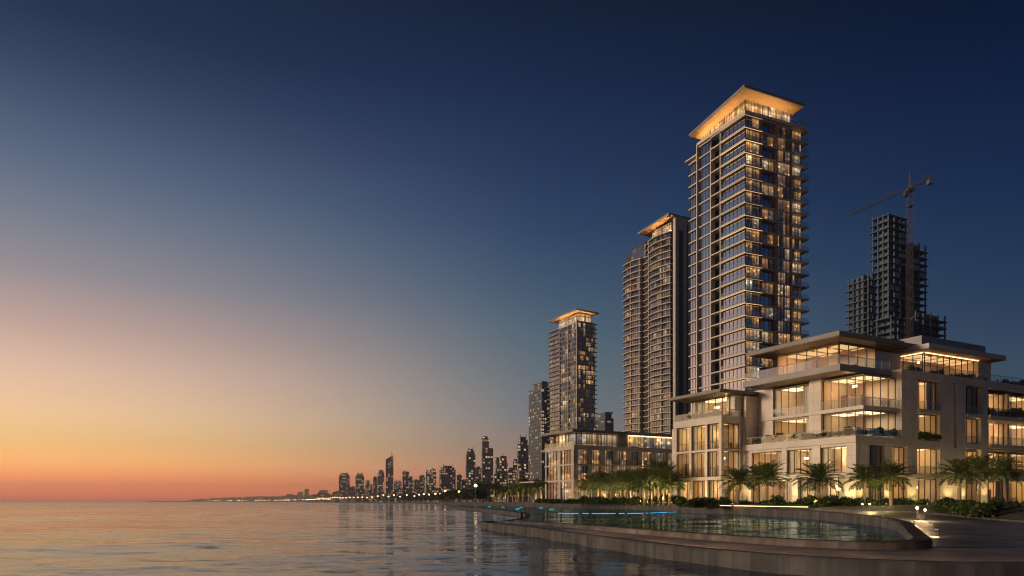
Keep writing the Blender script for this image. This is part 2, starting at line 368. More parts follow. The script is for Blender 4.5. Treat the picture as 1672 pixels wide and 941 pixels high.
MT['bark'] = mottled('palm_bark', (0.16, 0.11, 0.07), (0.26, 0.19, 0.13), 3, 0.85, 0.03, (1, 1, 4))
MT['foam'] = mottled('foam', (0.7, 0.7, 0.7), (0.8, 0.8, 0.8), 2, 0.6)

# ------------------------------------------------------------------ mesh helpers
class MB:
    def __init__(s): s.v = []; s.f = []; s.mi = []; s.m = 0
    def box(s, x0, x1, y0, y1, z0, z1):
        if x1 < x0: x0, x1 = x1, x0
        if y1 < y0: y0, y1 = y1, y0
        n = len(s.v)
        s.v += [(x0, y0, z0), (x1, y0, z0), (x1, y1, z0), (x0, y1, z0), (x0, y0, z1), (x1, y0, z1), (x1, y1, z1), (x0, y1, z1)]
        for q in ((0, 3, 2, 1), (4, 5, 6, 7), (0, 1, 5, 4), (1, 2, 6, 5), (2, 3, 7, 6), (3, 0, 4, 7)):
            s.f.append(tuple(n + i for i in q)); s.mi.append(s.m)
        return s
    def face(s, pts):
        n = len(s.v); s.v += [tuple(p) for p in pts]; s.f.append(tuple(range(n, n + len(pts)))); s.mi.append(s.m); return s
    def prism(s, poly, z0, z1):
        """poly counter-clockwise; z0/z1 number or list per vertex"""
        n = len(s.v); k = len(poly)
        za = z0 if isinstance(z0, (list, tuple)) else [z0] * k
        zb = z1 if isinstance(z1, (list, tuple)) else [z1] * k
        s.v += [(p[0], p[1], a) for p, a in zip(poly, za)] + [(p[0], p[1], b) for p, b in zip(poly, zb)]
        tri = tessellate_polygon([[Vector((p[0], p[1], 0)) for p in poly]])
        for a, b, c in tri:
            area = (poly[b][0] - poly[a][0]) * (poly[c][1] - poly[a][1]) - (poly[c][0] - poly[a][0]) * (poly[b][1] - poly[a][1])
            if area < 0: b, c = c, b
            s.f.append((n + a, n + c, n + b)); s.mi.append(s.m)
            s.f.append((n + k + a, n + k + b, n + k + c)); s.mi.append(s.m)
        for i in range(k):
            j = (i + 1) % k
            s.f.append((n + i, n + j, n + k + j, n + k + i)); s.mi.append(s.m)
        return s
    def tube(s, pts, r, sides=6):
        n0 = len(s.v)
        for i, p in enumerate(pts):
            p = Vector(p); q = Vector(pts[min(i + 1, len(pts) - 1)]) - Vector(pts[max(i - 1, 0)])
            q.normalize(); a = q.cross(Vector((0, 0, 1)) if abs(q.z) < 0.95 else Vector((1, 0, 0))).normalized(); b = q.cross(a)
            rr = r[i] if isinstance(r, (list, tuple)) else r
            for k in range(sides):
                t = 2 * math.pi * k / sides
                s.v.append(tuple(p + a * (math.cos(t) * rr) + b * (math.sin(t) * rr)))
        for i in range(len(pts) - 1):
            for k in range(sides):
                k2 = (k + 1) % sides
                s.f.append((n0 + i * sides + k, n0 + i * sides + k2, n0 + (i + 1) * sides + k2, n0 + (i + 1) * sides + k)); s.mi.append(s.m)
        s.f.append(tuple(n0 + k for k in range(sides))[::-1]); s.mi.append(s.m)
        e = n0 + (len(pts) - 1) * sides
        s.f.append(tuple(e + k for k in range(sides))); s.mi.append(s.m)
        return s
    def build(s, name, mats, parent=None, smooth=False):
        me = bpy.data.meshes.new(name); me.from_pydata(s.v, [], s.f)
        for m in (mats if isinstance(mats, (list, tuple)) else [mats]): me.materials.append(m)
        me.polygons.foreach_set('material_index', s.mi)
        if smooth: me.polygons.foreach_set('use_smooth', [True] * len(s.f))
        me.update()
        o = bpy.data.objects.new(name, me); C.objects.link(o)
        if parent: o.parent = parent
        return o

def tag(o, label=None, cat=None, group=None, kind=None):
    if label: o['label'] = label
    if cat: o['category'] = cat
    if group: o['group'] = group
    if kind: o['kind'] = kind
    return o
def thing(name, loc, rz, label, cat, group=None):
    o = bpy.data.objects.new(name, None); C.objects.link(o)
    o.location = loc; o.rotation_euler = (0, 0, rz); o.empty_display_size = 0.5
    return tag(o, label, cat, group)
def dup(root, loc=None, rz=None, scale=None, label=None, group=None):
    r = root.copy(); C.objects.link(r)
    if loc is not None: r.location = loc
    if rz is not None: r.rotation_euler = (0, 0, rz)
    if scale is not None: r.scale = scale if isinstance(scale, (tuple, list)) else (scale,) * 3
    if label: r['label'] = label
    if group: r['group'] = group
    for ch in list(root.children):
        c = ch.copy(); C.objects.link(c); c.parent = r
        for g in list(ch.children):
            d = g.copy(); C.objects.link(d); d.parent = c
    return r
ORD = ('first second third fourth fifth sixth seventh eighth ninth tenth eleventh twelfth thirteenth fourteenth fifteenth sixteenth seventeenth eighteenth '
       'nineteenth twentieth').split()
def ordinal(i):
    if i < 20: return ORD[i]
    tens = ('twenty', 'thirty', 'forty')[(i + 1) // 10 - 2]
    u = (i + 1) % 10
    return {'twenty': 'twentieth', 'thirty': 'thirtieth', 'forty': 'fortieth'}[tens] if u == 0 else tens + '-' + ORD[u - 1]

def resample(pts, n):
    ds = [0.0]
    for a, b in zip(pts, pts[1:]): ds.append(ds[-1] + (Vector(b) - Vector(a)).length)
    out = []
    for i in range(n):
        d = ds[-1] * i / (n - 1); k = 0
        while k < len(ds) - 2 and ds[k + 1] < d: k += 1
        f = (d - ds[k]) / max(1e-9, ds[k + 1] - ds[k])
        out.append(Vector(pts[k]).lerp(Vector(pts[k + 1]), f))
    return out
def smooth_line(pts, n, it=2):
    for _ in range(it):
        q = [pts[0]]
        for a, b in zip(pts, pts[1:]):
            a = Vector(a); b = Vector(b); q += [a.lerp(b, 0.25), a.lerp(b, 0.75)]
        q.append(pts[-1]); pts = q
    return [Vector(p) for p in pts] if n is None else resample(pts, n)
def loft(mb, A, B):
    n = len(mb.v); mb.v += [tuple(p) for p in A] + [tuple(p) for p in B]; k = len(A)
    for i in range(k - 1):
        mb.f.append((n + i, n + i + 1, n + k + i + 1, n + k + i)); mb.mi.append(mb.m)
def offset_line(P, d):
    out = []
    for i, p in enumerate(P):
        t = Vector(P[min(i + 1, len(P) - 1)]) - Vector(P[max(i - 1, 0)]); t.z = 0; t.normalize()
        out.append(Vector((p[0] - t.y * d, p[1] + t.x * d, p[2])))
    return out
def wall_ribbon(line, w, drop, chamfer=0.04):
    """wall with a rounded coping along a 3-D line of its top"""
    mb = MB(); h = w / 2
    sec = [(-h - 0.03, None), (-h - 0.03, -0.10), (-h, -chamfer), (-h + chamfer, 0.0), (h - chamfer, 0.0), (h, -chamfer), (h + 0.03, -0.10), (h + 0.03, None)]
    rows = []
    for off, dz in sec:
        o = offset_line(line, -off)
        rows.append([Vector((p.x, p.y, (drop if dz is None else p.z + dz))) for p in o])
    for a, b in zip(rows, rows[1:]): loft(mb, b, a)
    for idx in (0, -1):
        cap = [r[idx] for r in rows]; mb.face(cap if idx == 0 else cap[::-1])
    return mb

# ------------------------------------------------------------------ sea and land
sea = MB()
S = 6000
sea.face([(-S, -60, -0.3), (S, -60, -0.3), (S, 6500, -0.05), (-S, 6500, -0.05)])
tag(sea.build('sea', MT['sea']), kind='structure')
import numpy as np
def swell():
    rg = np.random.RandomState(4)
    nr, nc = 560, 780
    ys = 9.0 * (420 / 9.0) ** (np.arange(nr) / (nr - 1.0)); ts = np.linspace(-0.98, 0.74, nc)
    Y = np.repeat(ys[:, None], nc, 1); X = Y * ts[None, :]
    Z = np.zeros_like(X); cell = np.repeat((ys * 0.0070)[:, None], nc, 1)
    for i in range(70):
        lam = 0.5 * (5.5 / 0.5) ** rg.rand(); th = rg.normal(math.radians(100), 0.42); k = 2 * math.pi / lam
        amp = 0.0095 * lam / (2 * math.pi) * rg.uniform(0.5, 1.3)
        fade = np.clip((lam / cell - 2.5) / 3.0, 0, 1)
        ph = (X * math.cos(th) + Y * math.sin(th)) * k + rg.rand() * 6.283
        Z += amp * fade * (np.sin(ph) + 0.18 * np.sin(2 * ph + 0.6))
    patch = 0.75 + 0.45 * np.sin(X * 0.07 + 1.3 * np.sin(Y * 0.05)) * np.sin(Y * 0.045 + 0.8 * np.sin(X * 0.04))
    Z *= np.clip(patch, 0.35, 1.2)
    calm = np.clip((X + 8.0) / 14.0, 0, 1); Z *= 1 - 0.45 * calm
    edge = np.clip((420 - Y) / 120, 0, 1); Z = Z * edge - 0.22 * (1 - edge) ** 2
    V = np.stack([X, Y, Z], -1).reshape(-1, 3)
    i = np.arange(nr - 1)[:, None] * nc + np.arange(nc - 1)[None, :]; i = i.ravel()
    Fq = np.stack([i, i + 1, i + nc + 1, i + nc], -1)
    me = bpy.data.meshes.new('sea'); me.vertices.add(len(V)); me.vertices.foreach_set('co', V.ravel().astype(np.float32))
    me.loops.add(Fq.size); me.loops.foreach_set('vertex_index', Fq.ravel().astype(np.int32))
    me.polygons.add(len(Fq)); me.polygons.foreach_set('loop_start', np.arange(0, Fq.size, 4, dtype=np.int32))
    me.polygons.foreach_set('use_smooth', np.ones(len(Fq), dtype=bool)); me.update(calc_edges=True); me.validate()
    me.materials.append(MT['near_sea']); o = bpy.data.objects.new('sea', me); C.objects.link(o); return o
tag(swell(), kind='structure')

RIM = [(-0.9, 49.0, 0.50), (0.4, 46.4, 0.56), (1.7, 43.6, 0.58), (3.4, 39, 0.60), (5.0, 34, 0.60), (6.6, 29, 0.60), (8.3, 24.6, 0.60), (9.8, 22.2, 0.60), (11.0, 21.6, 0.60),
       (12.2, 22.0, 0.61), (13.2, 23.4, 0.64), (14.1, 25.4, 0.68), (15.7, 28.6, 0.75), (18.5, 34.5, 0.90), (20.8, 42, 1.0), (23, 54, 1.06), (24, 67, 1.12), (23.4, 95, 1.35), (21, 128, 1.5),
       (13, 160, 1.55), (5, 178, 1.6), (-7, 230, 1.6), (-20, 330, 1.6), (-40, 430, 1.6)]
rim = smooth_line(RIM, None, 3)
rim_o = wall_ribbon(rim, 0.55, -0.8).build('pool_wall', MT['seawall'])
tag(rim_o, 'long curved concrete wall sweeping round the lagoon pool', 'wall')

ARM = [(-15.2, 185, 0.55), (-11, 160, 0.58), (-6.5, 138, 0.6), (-3.0, 115, 0.6), (-0.4, 98, 0.58), (1.5, 83, 0.47)]
arm = smooth_line(ARM, 40)
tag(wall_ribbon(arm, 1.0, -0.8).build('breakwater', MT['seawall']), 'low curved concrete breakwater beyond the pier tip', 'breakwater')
weir = [(1.5, 82, 0.47), (1.6, 70, 0.47), (1.0, 58, 0.47), (-0.7, 49.3, 0.47)]
tag(wall_ribbon(smooth_line(weir, 20), 0.5, -0.8).build('pool_weir', MT['seawall']), 'submerged narrow weir between breakwater and pier tip', 'weir')

pool_poly = [Vector((p.x, p.y, 0.45)) for p in rim if p.y < 231] + [Vector((-14, 215, 0.45))] + [Vector((p.x, p.y, 0.45)) for p in arm] + [Vector((p[0], p[1], 0.45)) for p in weir[1:3]]
pm = MB(); n0 = 0; pm.v = [tuple(p) for p in pool_poly]
for a, b, c in tessellate_polygon([pool_poly]):
    A, B_, C_ = pool_poly[a], pool_poly[b], pool_poly[c]
    if (B_ - A).cross(C_ - A).z < 0: b, c = c, b
    pm.f.append((a, b, c)); pm.mi.append(0)
tag(pm.build('pool_water', MT['pool']), kind='structure')

# pier and promenade
PO = [(-1.0, 49.9, 0.38), (-2.0, 49.0, 0.38), (-1.6, 46.5, 0.38), (-0.4, 42.8, 0.38), (1.2, 37.5, 0.38), (2.6, 32, 0.38), (3.9, 26.5, 0.38), (5.1, 22, 0.38), (6.4, 19, 0.38), (8, 17, 0.38), (9.7, 16.2, 0.38),
      (11.6, 16.1, 0.38), (16, 16.6, 0.38), (24, 18.5, 0.38), (40, 24, 0.38)]
po = smooth_line(PO, 120)
pi = [p for p in rim if p.y < 50][:]
iB = [k for k, p in enumerate(rim) if p.y < 66]
# inner line: near side of the wall, then round its end and up its right side to the garden edge
inner = offset_line(rim, -0.2)[:max(iB)]
innerz = [Vector((p.x, p.y, 0.38 + max(0.0, min(1.0, (k - 62) / 30.0)) * 0.0)) for k, p in enumerate(inner)]
near_in = [p for p in innerz if True]
kend = next(k for k, p in enumerate(rim) if p.x > 12.7)
GE = [(40, 24, 0.38), (34, 30, 0.42), (31.8, 37, 0.46), (30.8, 43, 0.5), (32.2, 50, 0.6), (33.6, 56, 0.72), (33.8, 60, 0.85), (31.5, 66, 1.0), (27, 69.5, 1.12), (24.6, 70, 1.14)]
ge = smooth_line(GE, 60)
deck = MB()
A = resample([p for p in po if p.x < 11.5 or p.y > 40], 90); 
B_ = resample([Vector((p.x, p.y, 0.38)) for p in inner[:kend + 1]], 90)
loft(deck, A, B_)
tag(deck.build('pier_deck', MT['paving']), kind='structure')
prom = MB()
kz = [p for k, p in enumerate(rim) if k >= kend and p.y < 70]
def promz(y): return 0.38 + max(0, min(1, (y - 24) / 46)) ** 1.15 * 0.76
B2 = resample([Vector((p.x - 0.1, p.y, promz(p.y))) for p in kz], 60)
A2 = [Vector((p.x, p.y, p.z)) for p in ge]
prev = None
cols = 9
for c in range(cols - 1):
    f0, f1 = c / (cols - 1), (c + 1) / (cols - 1)
    loft(prom, [a.lerp(b, f0) for a, b in zip(A2, B2)], [a.lerp(b, f1) for a, b in zip(A2, B2)])
# fill between pier end and promenade
last = [p for p in po if p.x >= 11.2 and p.y < 40]
fan = resample([A[-1]] + last, 30); fin = resample([B_[-1], Vector((14, 22.5, 0.38)), Vector((40, 24.0, 0.38))], 30)
loft(prom, fan, fin)
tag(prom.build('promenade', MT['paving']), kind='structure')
# sea wall face of the pier
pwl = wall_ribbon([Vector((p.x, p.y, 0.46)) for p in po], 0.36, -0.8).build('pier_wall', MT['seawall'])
tag(pwl, 'weathered concrete sea wall edging the curved pier', 'wall')
ls = MB(); o1 = [p for p in offset_line(po, 0.215) if p.x > 1.0 and p.y < 46]
for k in range(len(o1) - 1):
    if (k // 9) % 3 < 2: loft(ls, [Vector((p.x, p.y, 0.395)) for p in o1[k:k + 2]], [Vector((p.x, p.y, 0.425)) for p in o1[k:k + 2]])
ls.build('light_strip', MT['kerb_fill_glow'], pwl)  # made-up glowing strip, added to warm the deck along the kerb
kl = [p for p in offset_line(po, 0.23) if p.x > 2.0 and p.y < 36 and p.x < 20]
for p in resample(kl, 22):  # unseen spots added to cast a warm band on the deck
    l = bpy.data.lights.new('kerb_fill_lamp', 'SPOT'); l.energy = 120; l.color = (1.0, 0.50, 0.24); l.shadow_soft_size = 0.0; l.spot_size = R(150); l.spot_blend = 0.9
    o = bpy.data.objects.new('kerb_fill_lamp', l); C.objects.link(o); o.parent = pwl; o.location = (p.x, p.y, 0.62)
    o.rotation_euler = Vector((-0.62, -0.5, 0.75)).to_track_quat('Z', 'Y').to_euler()
# dark driveway band on the promenade with its kerb
DR = [(40, 24.4), (30, 27.5), (25.5, 32), (24.6, 38), (25.6, 45), (27.4, 52), (28.3, 58)]
def dline(off): return smooth_line([Vector((x + off, y, promz(y) * 0 + 0)) for x, y in DR], 40)
def on_prom(p):
    # height of the promenade sheet at p by blending the two edges
    best = min(range(len(A2)), key=lambda i: (Vector((p.x, p.y, 0)) - Vector((B2[i].x + (A2[i].x - B2[i].x) * 0.5, B2[i].y + (A2[i].y - B2[i].y) * 0.5, 0))).length)
    a, b = A2[best], B2[best]
    ab = Vector((b.x - a.x, b.y - a.y)); f = max(0, min(1, ((p.x - a.x) * ab.x + (p.y - a.y) * ab.y) / ab.length_squared))
    return a.z + (b.z - a.z) * f
drv = MB()
for c in range(6):
    l0 = [a.lerp(b, 0.06 + 0.36 * c / 6) for a, b in zip(A2, B2)]; l1 = [a.lerp(b, 0.06 + 0.36 * (c + 1) / 6) for a, b in zip(A2, B2)]
    loft(drv, [p + Vector((0, 0, 0.006)) for p in l0[:50]], [p + Vector((0, 0, 0.006)) for p in l1[:50]])
tag(drv.build('driveway', MT['asphalt']), kind='structure')
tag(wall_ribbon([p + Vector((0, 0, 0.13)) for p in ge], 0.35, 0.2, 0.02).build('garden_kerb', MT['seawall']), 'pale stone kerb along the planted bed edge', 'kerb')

# garden terrain behind the promenade and the pool wall
GZ = lambda x, y: 1.42
front = [Vector((p.x, p.y, p.z + 0.05)) for p in ge] + [Vector((p.x + 0.2, p.y + 0.2, p.z - 0.12)) for p in rim if p.y > 70]
def inland(p):
    d = Vector((0.86, 0.5, 0)) if p.y > 60 else Vector((0.95, 0.35, 0))
    return d
g = MB()
rows = []
for dist, zz in ((0, None), (1.2, 1.0), (4, 1.35), (9, 1.45), (30, 1.5), (400, 2.0), (3000, 2.0)):
    row = []
    for p in front:
        d = inland(p)
        z = p.z if zz is None else max(p.z, min(zz, p.z + 0.14 * dist + 0.15)) if dist < 5 else max(p.z, zz)
        row.append(Vector((p.x + d.x * dist, p.y + d.y * dist, z)))
    rows.append(row)
for a, b in zip(rows, rows[1:]): loft(g, b, a)
tag(g.build('garden_ground', MT['soil']), kind='structure')

# coast curving away to the far city
COAST = [(-40, 430), (-62, 560), (-100, 720), (-165, 900), (-270, 1150), (-405, 1490), (-440, 1560), (-380, 1700), (-300, 1900), (4000, 3200), (4000, 900), (300, 560), (60, 430)]
cst = MB(); cst.prism([(x, y) for x, y in COAST][::-1], -1.0, 1.62)
tag(cst.build('coast_ground', MT['land']), kind='structure')

# ------------------------------------------------------------------ windows and rooms
def frame_at(mb, axis, plane, a0, a1, z0, z1, n, w=0.07, d=0.10, rails=()):
    """frame and mullions on a facade. axis 'L': plane x=plane, runs along y, outside is -x. axis 'R': plane y=plane, runs along x, outside is -y"""
    def bx(p0, p1, q0, q1):
        if axis == 'L': mb.box(plane - d, plane, p0, p1, q0, q1)
        else: mb.box(p0, p1, plane - d, plane, q0, q1)
    for i in range(n + 1):
        c = a0 + (a1 - a0) * i / n
        lo, hi = (c, c + w) if i == 0 else (c - w, c) if i == n else (c - w / 2, c + w / 2)
        bx(lo, hi, z0, z1)
    xs = [a0 + (a1 - a0) * i / n for i in range(n + 1)]
    for i in range(n):
        l = xs[i] + (w if i == 0 else w / 2); r = xs[i + 1] - (w if i == n - 1 else w / 2)
        bx(l, r, z0, z0 + w); bx(l, r, z1 - w, z1)
        for q in rails: bx(l, r, q - w / 3, q + w / 3)
def pane(axis, plane, a0, a1, z0, z1, mb=None):
    mb = mb or MB()
    if axis == 'L': mb.face([(plane, a1, z0), (plane, a0, z0), (plane, a0, z1), (plane, a1, z1)])
    else: mb.face([(a0, plane, z0), (a1, plane, z0), (a1, plane, z1), (a0, plane, z1)])
    return mb

def room_window(root, axis, plane, a0, a1, z0, z1, n, depth=5.0, curtain=0.5, light=True, rails=(), furn=True, open_side=False):
    """a glazed bay with the lit room behind it"""
    mb = MB(); frame_at(mb, axis, plane, a0, a1, z0, z1, n, rails=rails)
    w = mb.build('window', MT['frame'], root)
    pane(axis, plane - 0.05, a0, a1, z0, z1).build('glass', MT['glass'], w)
    def T(p, q, z): return (plane + q, p, z) if axis == 'L' else (p, plane + q, z)
    def bx(mb, p0, p1, q0, q1, za, zb):
        a = T(p0, q0, za); b = T(p1, q1, zb); mb.box(a[0], b[0], a[1], b[1], za, zb)
    rm = MB(); i = 0.03
    e0, e1 = a0 + i, a1 - i
    bx(rm, e0, e1, depth, depth + 0.1, z0, z1 + 0.1)              # back wall
    if not open_side: bx(rm, e0 - 0.12, e0, 0.06, depth, z0, z1 + 0.1)
    bx(rm, e1, e1 + 0.12, 0.06, depth, z0, z1 + 0.1)
    bx(rm, e0, e1, 0.06, depth, z1 + 0.02, z1 + 0.12)             # ceiling
    bx(rm, e0, e1, 0.06, depth, z0 - 0.1, z0 - 0.01)
    rm.m = 1
    if furn:
        c = e0
        while c < e1 - 0.8:
            ww = random.uniform(0.6, 1.8); hh = random.choice((0.75, 0.9, 1.6, 2.1)) 
            if random.random() < 0.6: 
                q = random.uniform(1.0, depth - 0.9)
                bx(rm, c, min(e1 - 0.05, c + ww), q, q + random.uniform(0.3, 0.7), z0, z0 + min(hh, (z1 - z0) * 0.75))
            c += ww + random.uniform(0.3, 1.4)
        if random.random() < 0.5:
            q = random.uniform(e0, e1 - 1.0); bx(rm, q, q + 0.9, depth - 0.08, depth - 0.01, z0, z0 + 2.2)
    rm.build('room', [MT['room'], MT['room_dark']], root)
    if light:
        lm = MB(); s = (a1 - a0)
        k = max(1, round(s / 2.6))
        for j in range(k):
            c0 = a0 + s * (j + 0.15) / k; c1 = a0 + s * (j + 0.85) / k
            bx(lm, c0, c1, 0.9, depth * 0.6, z1 - 0.04, z1 + 0.0)
            if random.random() < 0.7: bx(lm, c0, c1, depth * 0.72, depth * 0.72 + 0.3, z1 - 0.05, z1)
        lmo = lm.build('ceiling_light', random.choice(MT['panels']), root)
        for j in range(max(1, round(s / 5.0))):
            kk = max(1, round(s / 5.0)); ld = bpy.data.lights.new('room_lamp', 'POINT'); ld.energy = random.choice((25, 60, 95, 120, 150)) * min(1.3, s / kk / 4.0); ld.color = (1.0, random.uniform(0.48, 0.60), random.uniform(0.16, 0.28)); ld.shadow_soft_size = 0.0
            lo_ = bpy.data.objects.new('room_lamp', ld); C.objects.link(lo_); lo_.parent = root; lo_.location = T(a0 + s * (j + random.uniform(0.35, 0.65)) / kk, min(1.6, depth * 0.4), z0 + (z1 - z0) * 0.62)
    if light and random.random() < 0.7:
        pmn = MB(); zz = z1 - random.uniform(0.7, 1.1); q = random.uniform(1.2, 2.6); pp = random.uniform(a0 + 0.8, a1 - 0.8) if a1 - a0 > 2 else (a0 + a1) / 2
        c0 = T(pp, q, 0); pmn.m = 1; pmn.tube([(c0[0], c0[1], zz + 0.2), (c0[0], c0[1], z1)], 0.012, 4); pmn.m = 0
        for j in range(random.choice((1, 2, 3))):
            cc = T(pp + 0.32 * (j - 1), q, 0); pmn.tube([(cc[0], cc[1], zz - 0.16), (cc[0], cc[1], zz - 0.08), (cc[0], cc[1], zz + 0.08), (cc[0], cc[1], zz + 0.16)], [0.07, 0.15, 0.15, 0.07], 8)
        pmn.build('pendant_lamp', [MT['pendant'], MT['frame']], root)
    if curtain and random.random() < curtain + 0.25:
        cm = MB()
        spans = []
        if random.random() < 0.6: spans.append((a0 + 0.08, a0 + (a1 - a0) * random.uniform(0.12, 0.3)))
        if random.random() < curtain: spans.append((a1 - (a1 - a0) * random.uniform(0.12, 0.34), a1 - 0.08))
        for p0, p1 in spans:
            k = max(4, int((p1 - p0) / 0.09)); row = []
            for j in range(k + 1):
                p = p0 + (p1 - p0) * j / k; row.append((p, 0.22 + 0.06 * (j % 2)))
            loft(cm, [Vector(T(p, q, z0 + 0.02)) for p, q in row], [Vector(T(p, q, z1 - 0.02)) for p, q in row])
        if spans: cm.build('curtain', MT['curtain'], w)
    return w

def railing(root, pts, z, h=1.0, name='railing'):
    """glass balustrade along a polyline of local points"""
    mb = MB()
    for (x0, y0), (x1, y1) in zip(pts, pts[1:]):
        d = Vector((x1 - x0, y1 - y0)); l = d.length; d.normalize(); nx, ny = -d.y * 0.012, d.x * 0.012
        mb.m = 0
        mb.face([(x0, y0, z), (x1, y1, z), (x1, y1, z + h), (x0, y0, z + h)])
        mb.m = 1
        px, py = nx * 2.2, ny * 2.2
        mb.prism([(x0 + px, y0 + py), (x0 - px, y0 - py), (x1 - px, y1 - py), (x1 + px, y1 + py)], z + h, z + h + 0.05)
        k = max(1, int(l / 1.5))
        for i in range(k + 1):
            f = i / k; cx, cy = x0 + (x1 - x0) * f, y0 + (y1 - y0) * f
            mb.box(cx - 0.02, cx + 0.02, cy - 0.02, cy + 0.02, z, z + h)
    return mb.build(name, [MT['rail'], MT['frame_pale']], root)

# ------------------------------------------------------------------ shrubs
def leaf_clump(rx, ry, rz, n, size, seed, up=0.4):
    rnd = random.Random(seed); mb = MB()
    lobes = [(rnd.uniform(-0.5, 0.5) * rx, rnd.uniform(-0.5, 0.5) * ry, rnd.uniform(0.2, 0.55) * rz, rnd.uniform(0.45, 0.7)) for _ in range(6)]
    for _ in range(n):
        lx, ly, lz, lr = rnd.choice(lobes)
        d = Vector((rnd.gauss(0, 1), rnd.gauss(0, 1), rnd.gauss(0, 1))); d.normalize(); rr = lr * rnd.uniform(0.55, 1.0)
        p = Vector((lx + d.x * rx * rr, ly + d.y * ry * rr, max(0.02, lz + d.z * rz * rr * 0.9)))
        a = Vector((rnd.gauss(0, 1), rnd.gauss(0, 1), rnd.gauss(0, 0.6) + up)); a.normalize()
        b = a.cross(Vector((rnd.gauss(0, 1), rnd.gauss(0, 1), rnd.gauss(0, 1)))); 
        if b.length < 1e-3: continue
        b.normalize(); s = size * rnd.uniform(0.6, 1.4)
        mb.face([p - a * s, p + b * s * 0.4, p + a * s, p - b * s * 0.4])
    return mb
SHRUB = [leaf_clump(0.8, 0.8, 0.75, 420, 0.17, 1), leaf_clump(1.0, 0.8, 0.6, 420, 0.15, 2), leaf_clump(0.7, 0.7, 0.95, 420, 0.19, 3)]
def spiky(seed):
    rnd = random.Random(seed); mb = MB()
    for k in range(46):
        t = rnd.uniform(0, 6.283); el = rnd.uniform(0.5, 1.4); l = rnd.uniform(0.5, 1.0)
        d = Vector((math.cos(t) * math.cos(el), math.sin(t) * math.cos(el), math.sin(el))); s = Vector((-math.sin(t), math.cos(t), 0)) * 0.045
        m = d * l * 0.6; e = d * l + Vector((0, 0, -0.25 * l * math.cos(el)))
        mb.face([-s * 0.5, s * 0.5, m + s, m - s]); mb.face([m - s, m + s, e])
    return mb
SHRUB.append(spiky(9))
SH = [m.build('shrub', MT['leaf']) for m in SHRUB]
SH_ME = [o.data for o in SH]
for o in SH: bpy.data.objects.remove(o)
def shrub(kind, loc, s, label, group, cat='shrub', sz=None):
    o = bpy.data.objects.new('shrub', SH_ME[kind]); C.objects.link(o)
    o.location = loc; o.rotation_euler = (0, 0, random.uniform(0, 6.28)); o.scale = (s, s, sz or s)
    return tag(o, label, cat, group)

# ------------------------------------------------------------------ PODIUM pavilion
PR = R(28.12)
pod = thing('pavilion_building', (40.14, 85.0, 0), PR, 'large terraced stone building with glowing glass walls, nearest on the right', 'building')
MP = Matrix.Translation((40.14, 85.0, 0)) @ Matrix.Rotation(PR, 4, 'Z')
def plocal(x, y, z): return MP @ Vector((x, y, z))
XE = 44.0     # right end, outside the frame
def wallbox(*a, name='wall', m='stone'): return MB().box(*a).build(name, MT[m], pod)
G0, Z1, Z1b, Z2, Z2b, Z3, Z4 = 1.2, 4.75, 5.2, 8.7, 9.5, 12.9, 17.0
# floor slabs (edges show as pale bands)
def slabp(poly, z0, z1, name='floor_slab', m='slab'): return MB().prism(poly, z0, z1).build(name, MT[m], pod)
slabp([(-0.5, -0.35), (16.4, -0.35), (16.4, -0.1), (26.6, -0.1), (26.6, -0.5), (XE, -0.5), (XE, 17.5), (-0.45, 17.5)], Z1, Z1b)
slabp([(-0.25, -0.12), (8.3, -0.12), (8.3, 0.3), (14, 0.3), (14, 17.6), (-0.25, 17.6)], Z2, Z2b)
slabp([(8.35, 0.3), (XE, 0.3), (XE, 14), (14.05, 14), (14.05, 0.25), (8.35, 0.25)], Z2 + 0.1, Z2b - 0.05)
slabp([(1.7, 0.3), (8.28, 0.3), (8.28, 7.9), (1.7, 7.9)], 12.75, 13.2)                                   # balcony of the third level
slabp([(2.1, 7.95), (8.28, 7.95), (8.28, 16.4), (2.1, 16.4)], 12.8, 13.2)
# base walls, left-facing facade x=0
for y0, y1 in ((0.02, 1.3), (5.0, 6.2), (10.1, 10.9), (16.0, 17.65)): wallbox(0, 0.6, y0, y1, Z1b, Z2, name='pier')
wallbox(0.1, 0.6, 1.3, 16.0, Z2 - 0.32, Z2, name='lintel')
for y0, y1 in ((0.02, 1.6), (8.4, 9.3), (16.2, 17.65)): wallbox(0.05, 0.7, y0, y1, G0, Z1, name='pier')
for y0, y1, n in ((1.3, 5.0, 4), (6.2, 10.1, 4), (10.9, 16.0, 5)): room_window(pod, 'L', 0.35, y0, y1, Z1b + 0.02, Z2 - 0.34, n, 6, 0.5)
for y0, y1, n in ((1.6, 8.4, 6), (9.3, 16.2, 6)): room_window(pod, 'L', 0.55, y0, y1, G0 + 0.2, Z1 - 0.12, n, 6, 0.9)
# base walls, right-facing facade y=0
for x0, x1 in ((0.62, 2.3), (5.2, 6.7), (9.6, 11.5), (16.2, 21.7), (25.2, 26.75)): wallbox(x0, x1, 0, 0.7, Z1b, Z2, name='pier')
for x0, x1 in ((0.72, 2.3), (5.2, 6.7), (9.6, 11.5), (16.2, 21.7), (25.2, 26.75)): wallbox(x0, x1, 0.05, 0.75, G0, Z1, name='pier')
wallbox(2.3, 16.2, 0.1, 0.7, Z2 - 0.22, Z2, name='lintel')
for x0, x1, n in ((2.3, 5.2, 3), (6.7, 9.6, 3), (11.5, 16.2, 4), (21.7, 25.2, 3)):
    room_window(pod, 'R', 0.55, x0, x1, Z1b + 0.02, Z2 - 0.24, n, 5, 0.4)
    room_window(pod, 'R', 0.6, x0, x1, G0 + 0.3, Z1 - 0.12, n, 5, 0.5)
railing(pod, [(11.6, -0.2), (16.1, -0.2)], Z1b, 0.95)
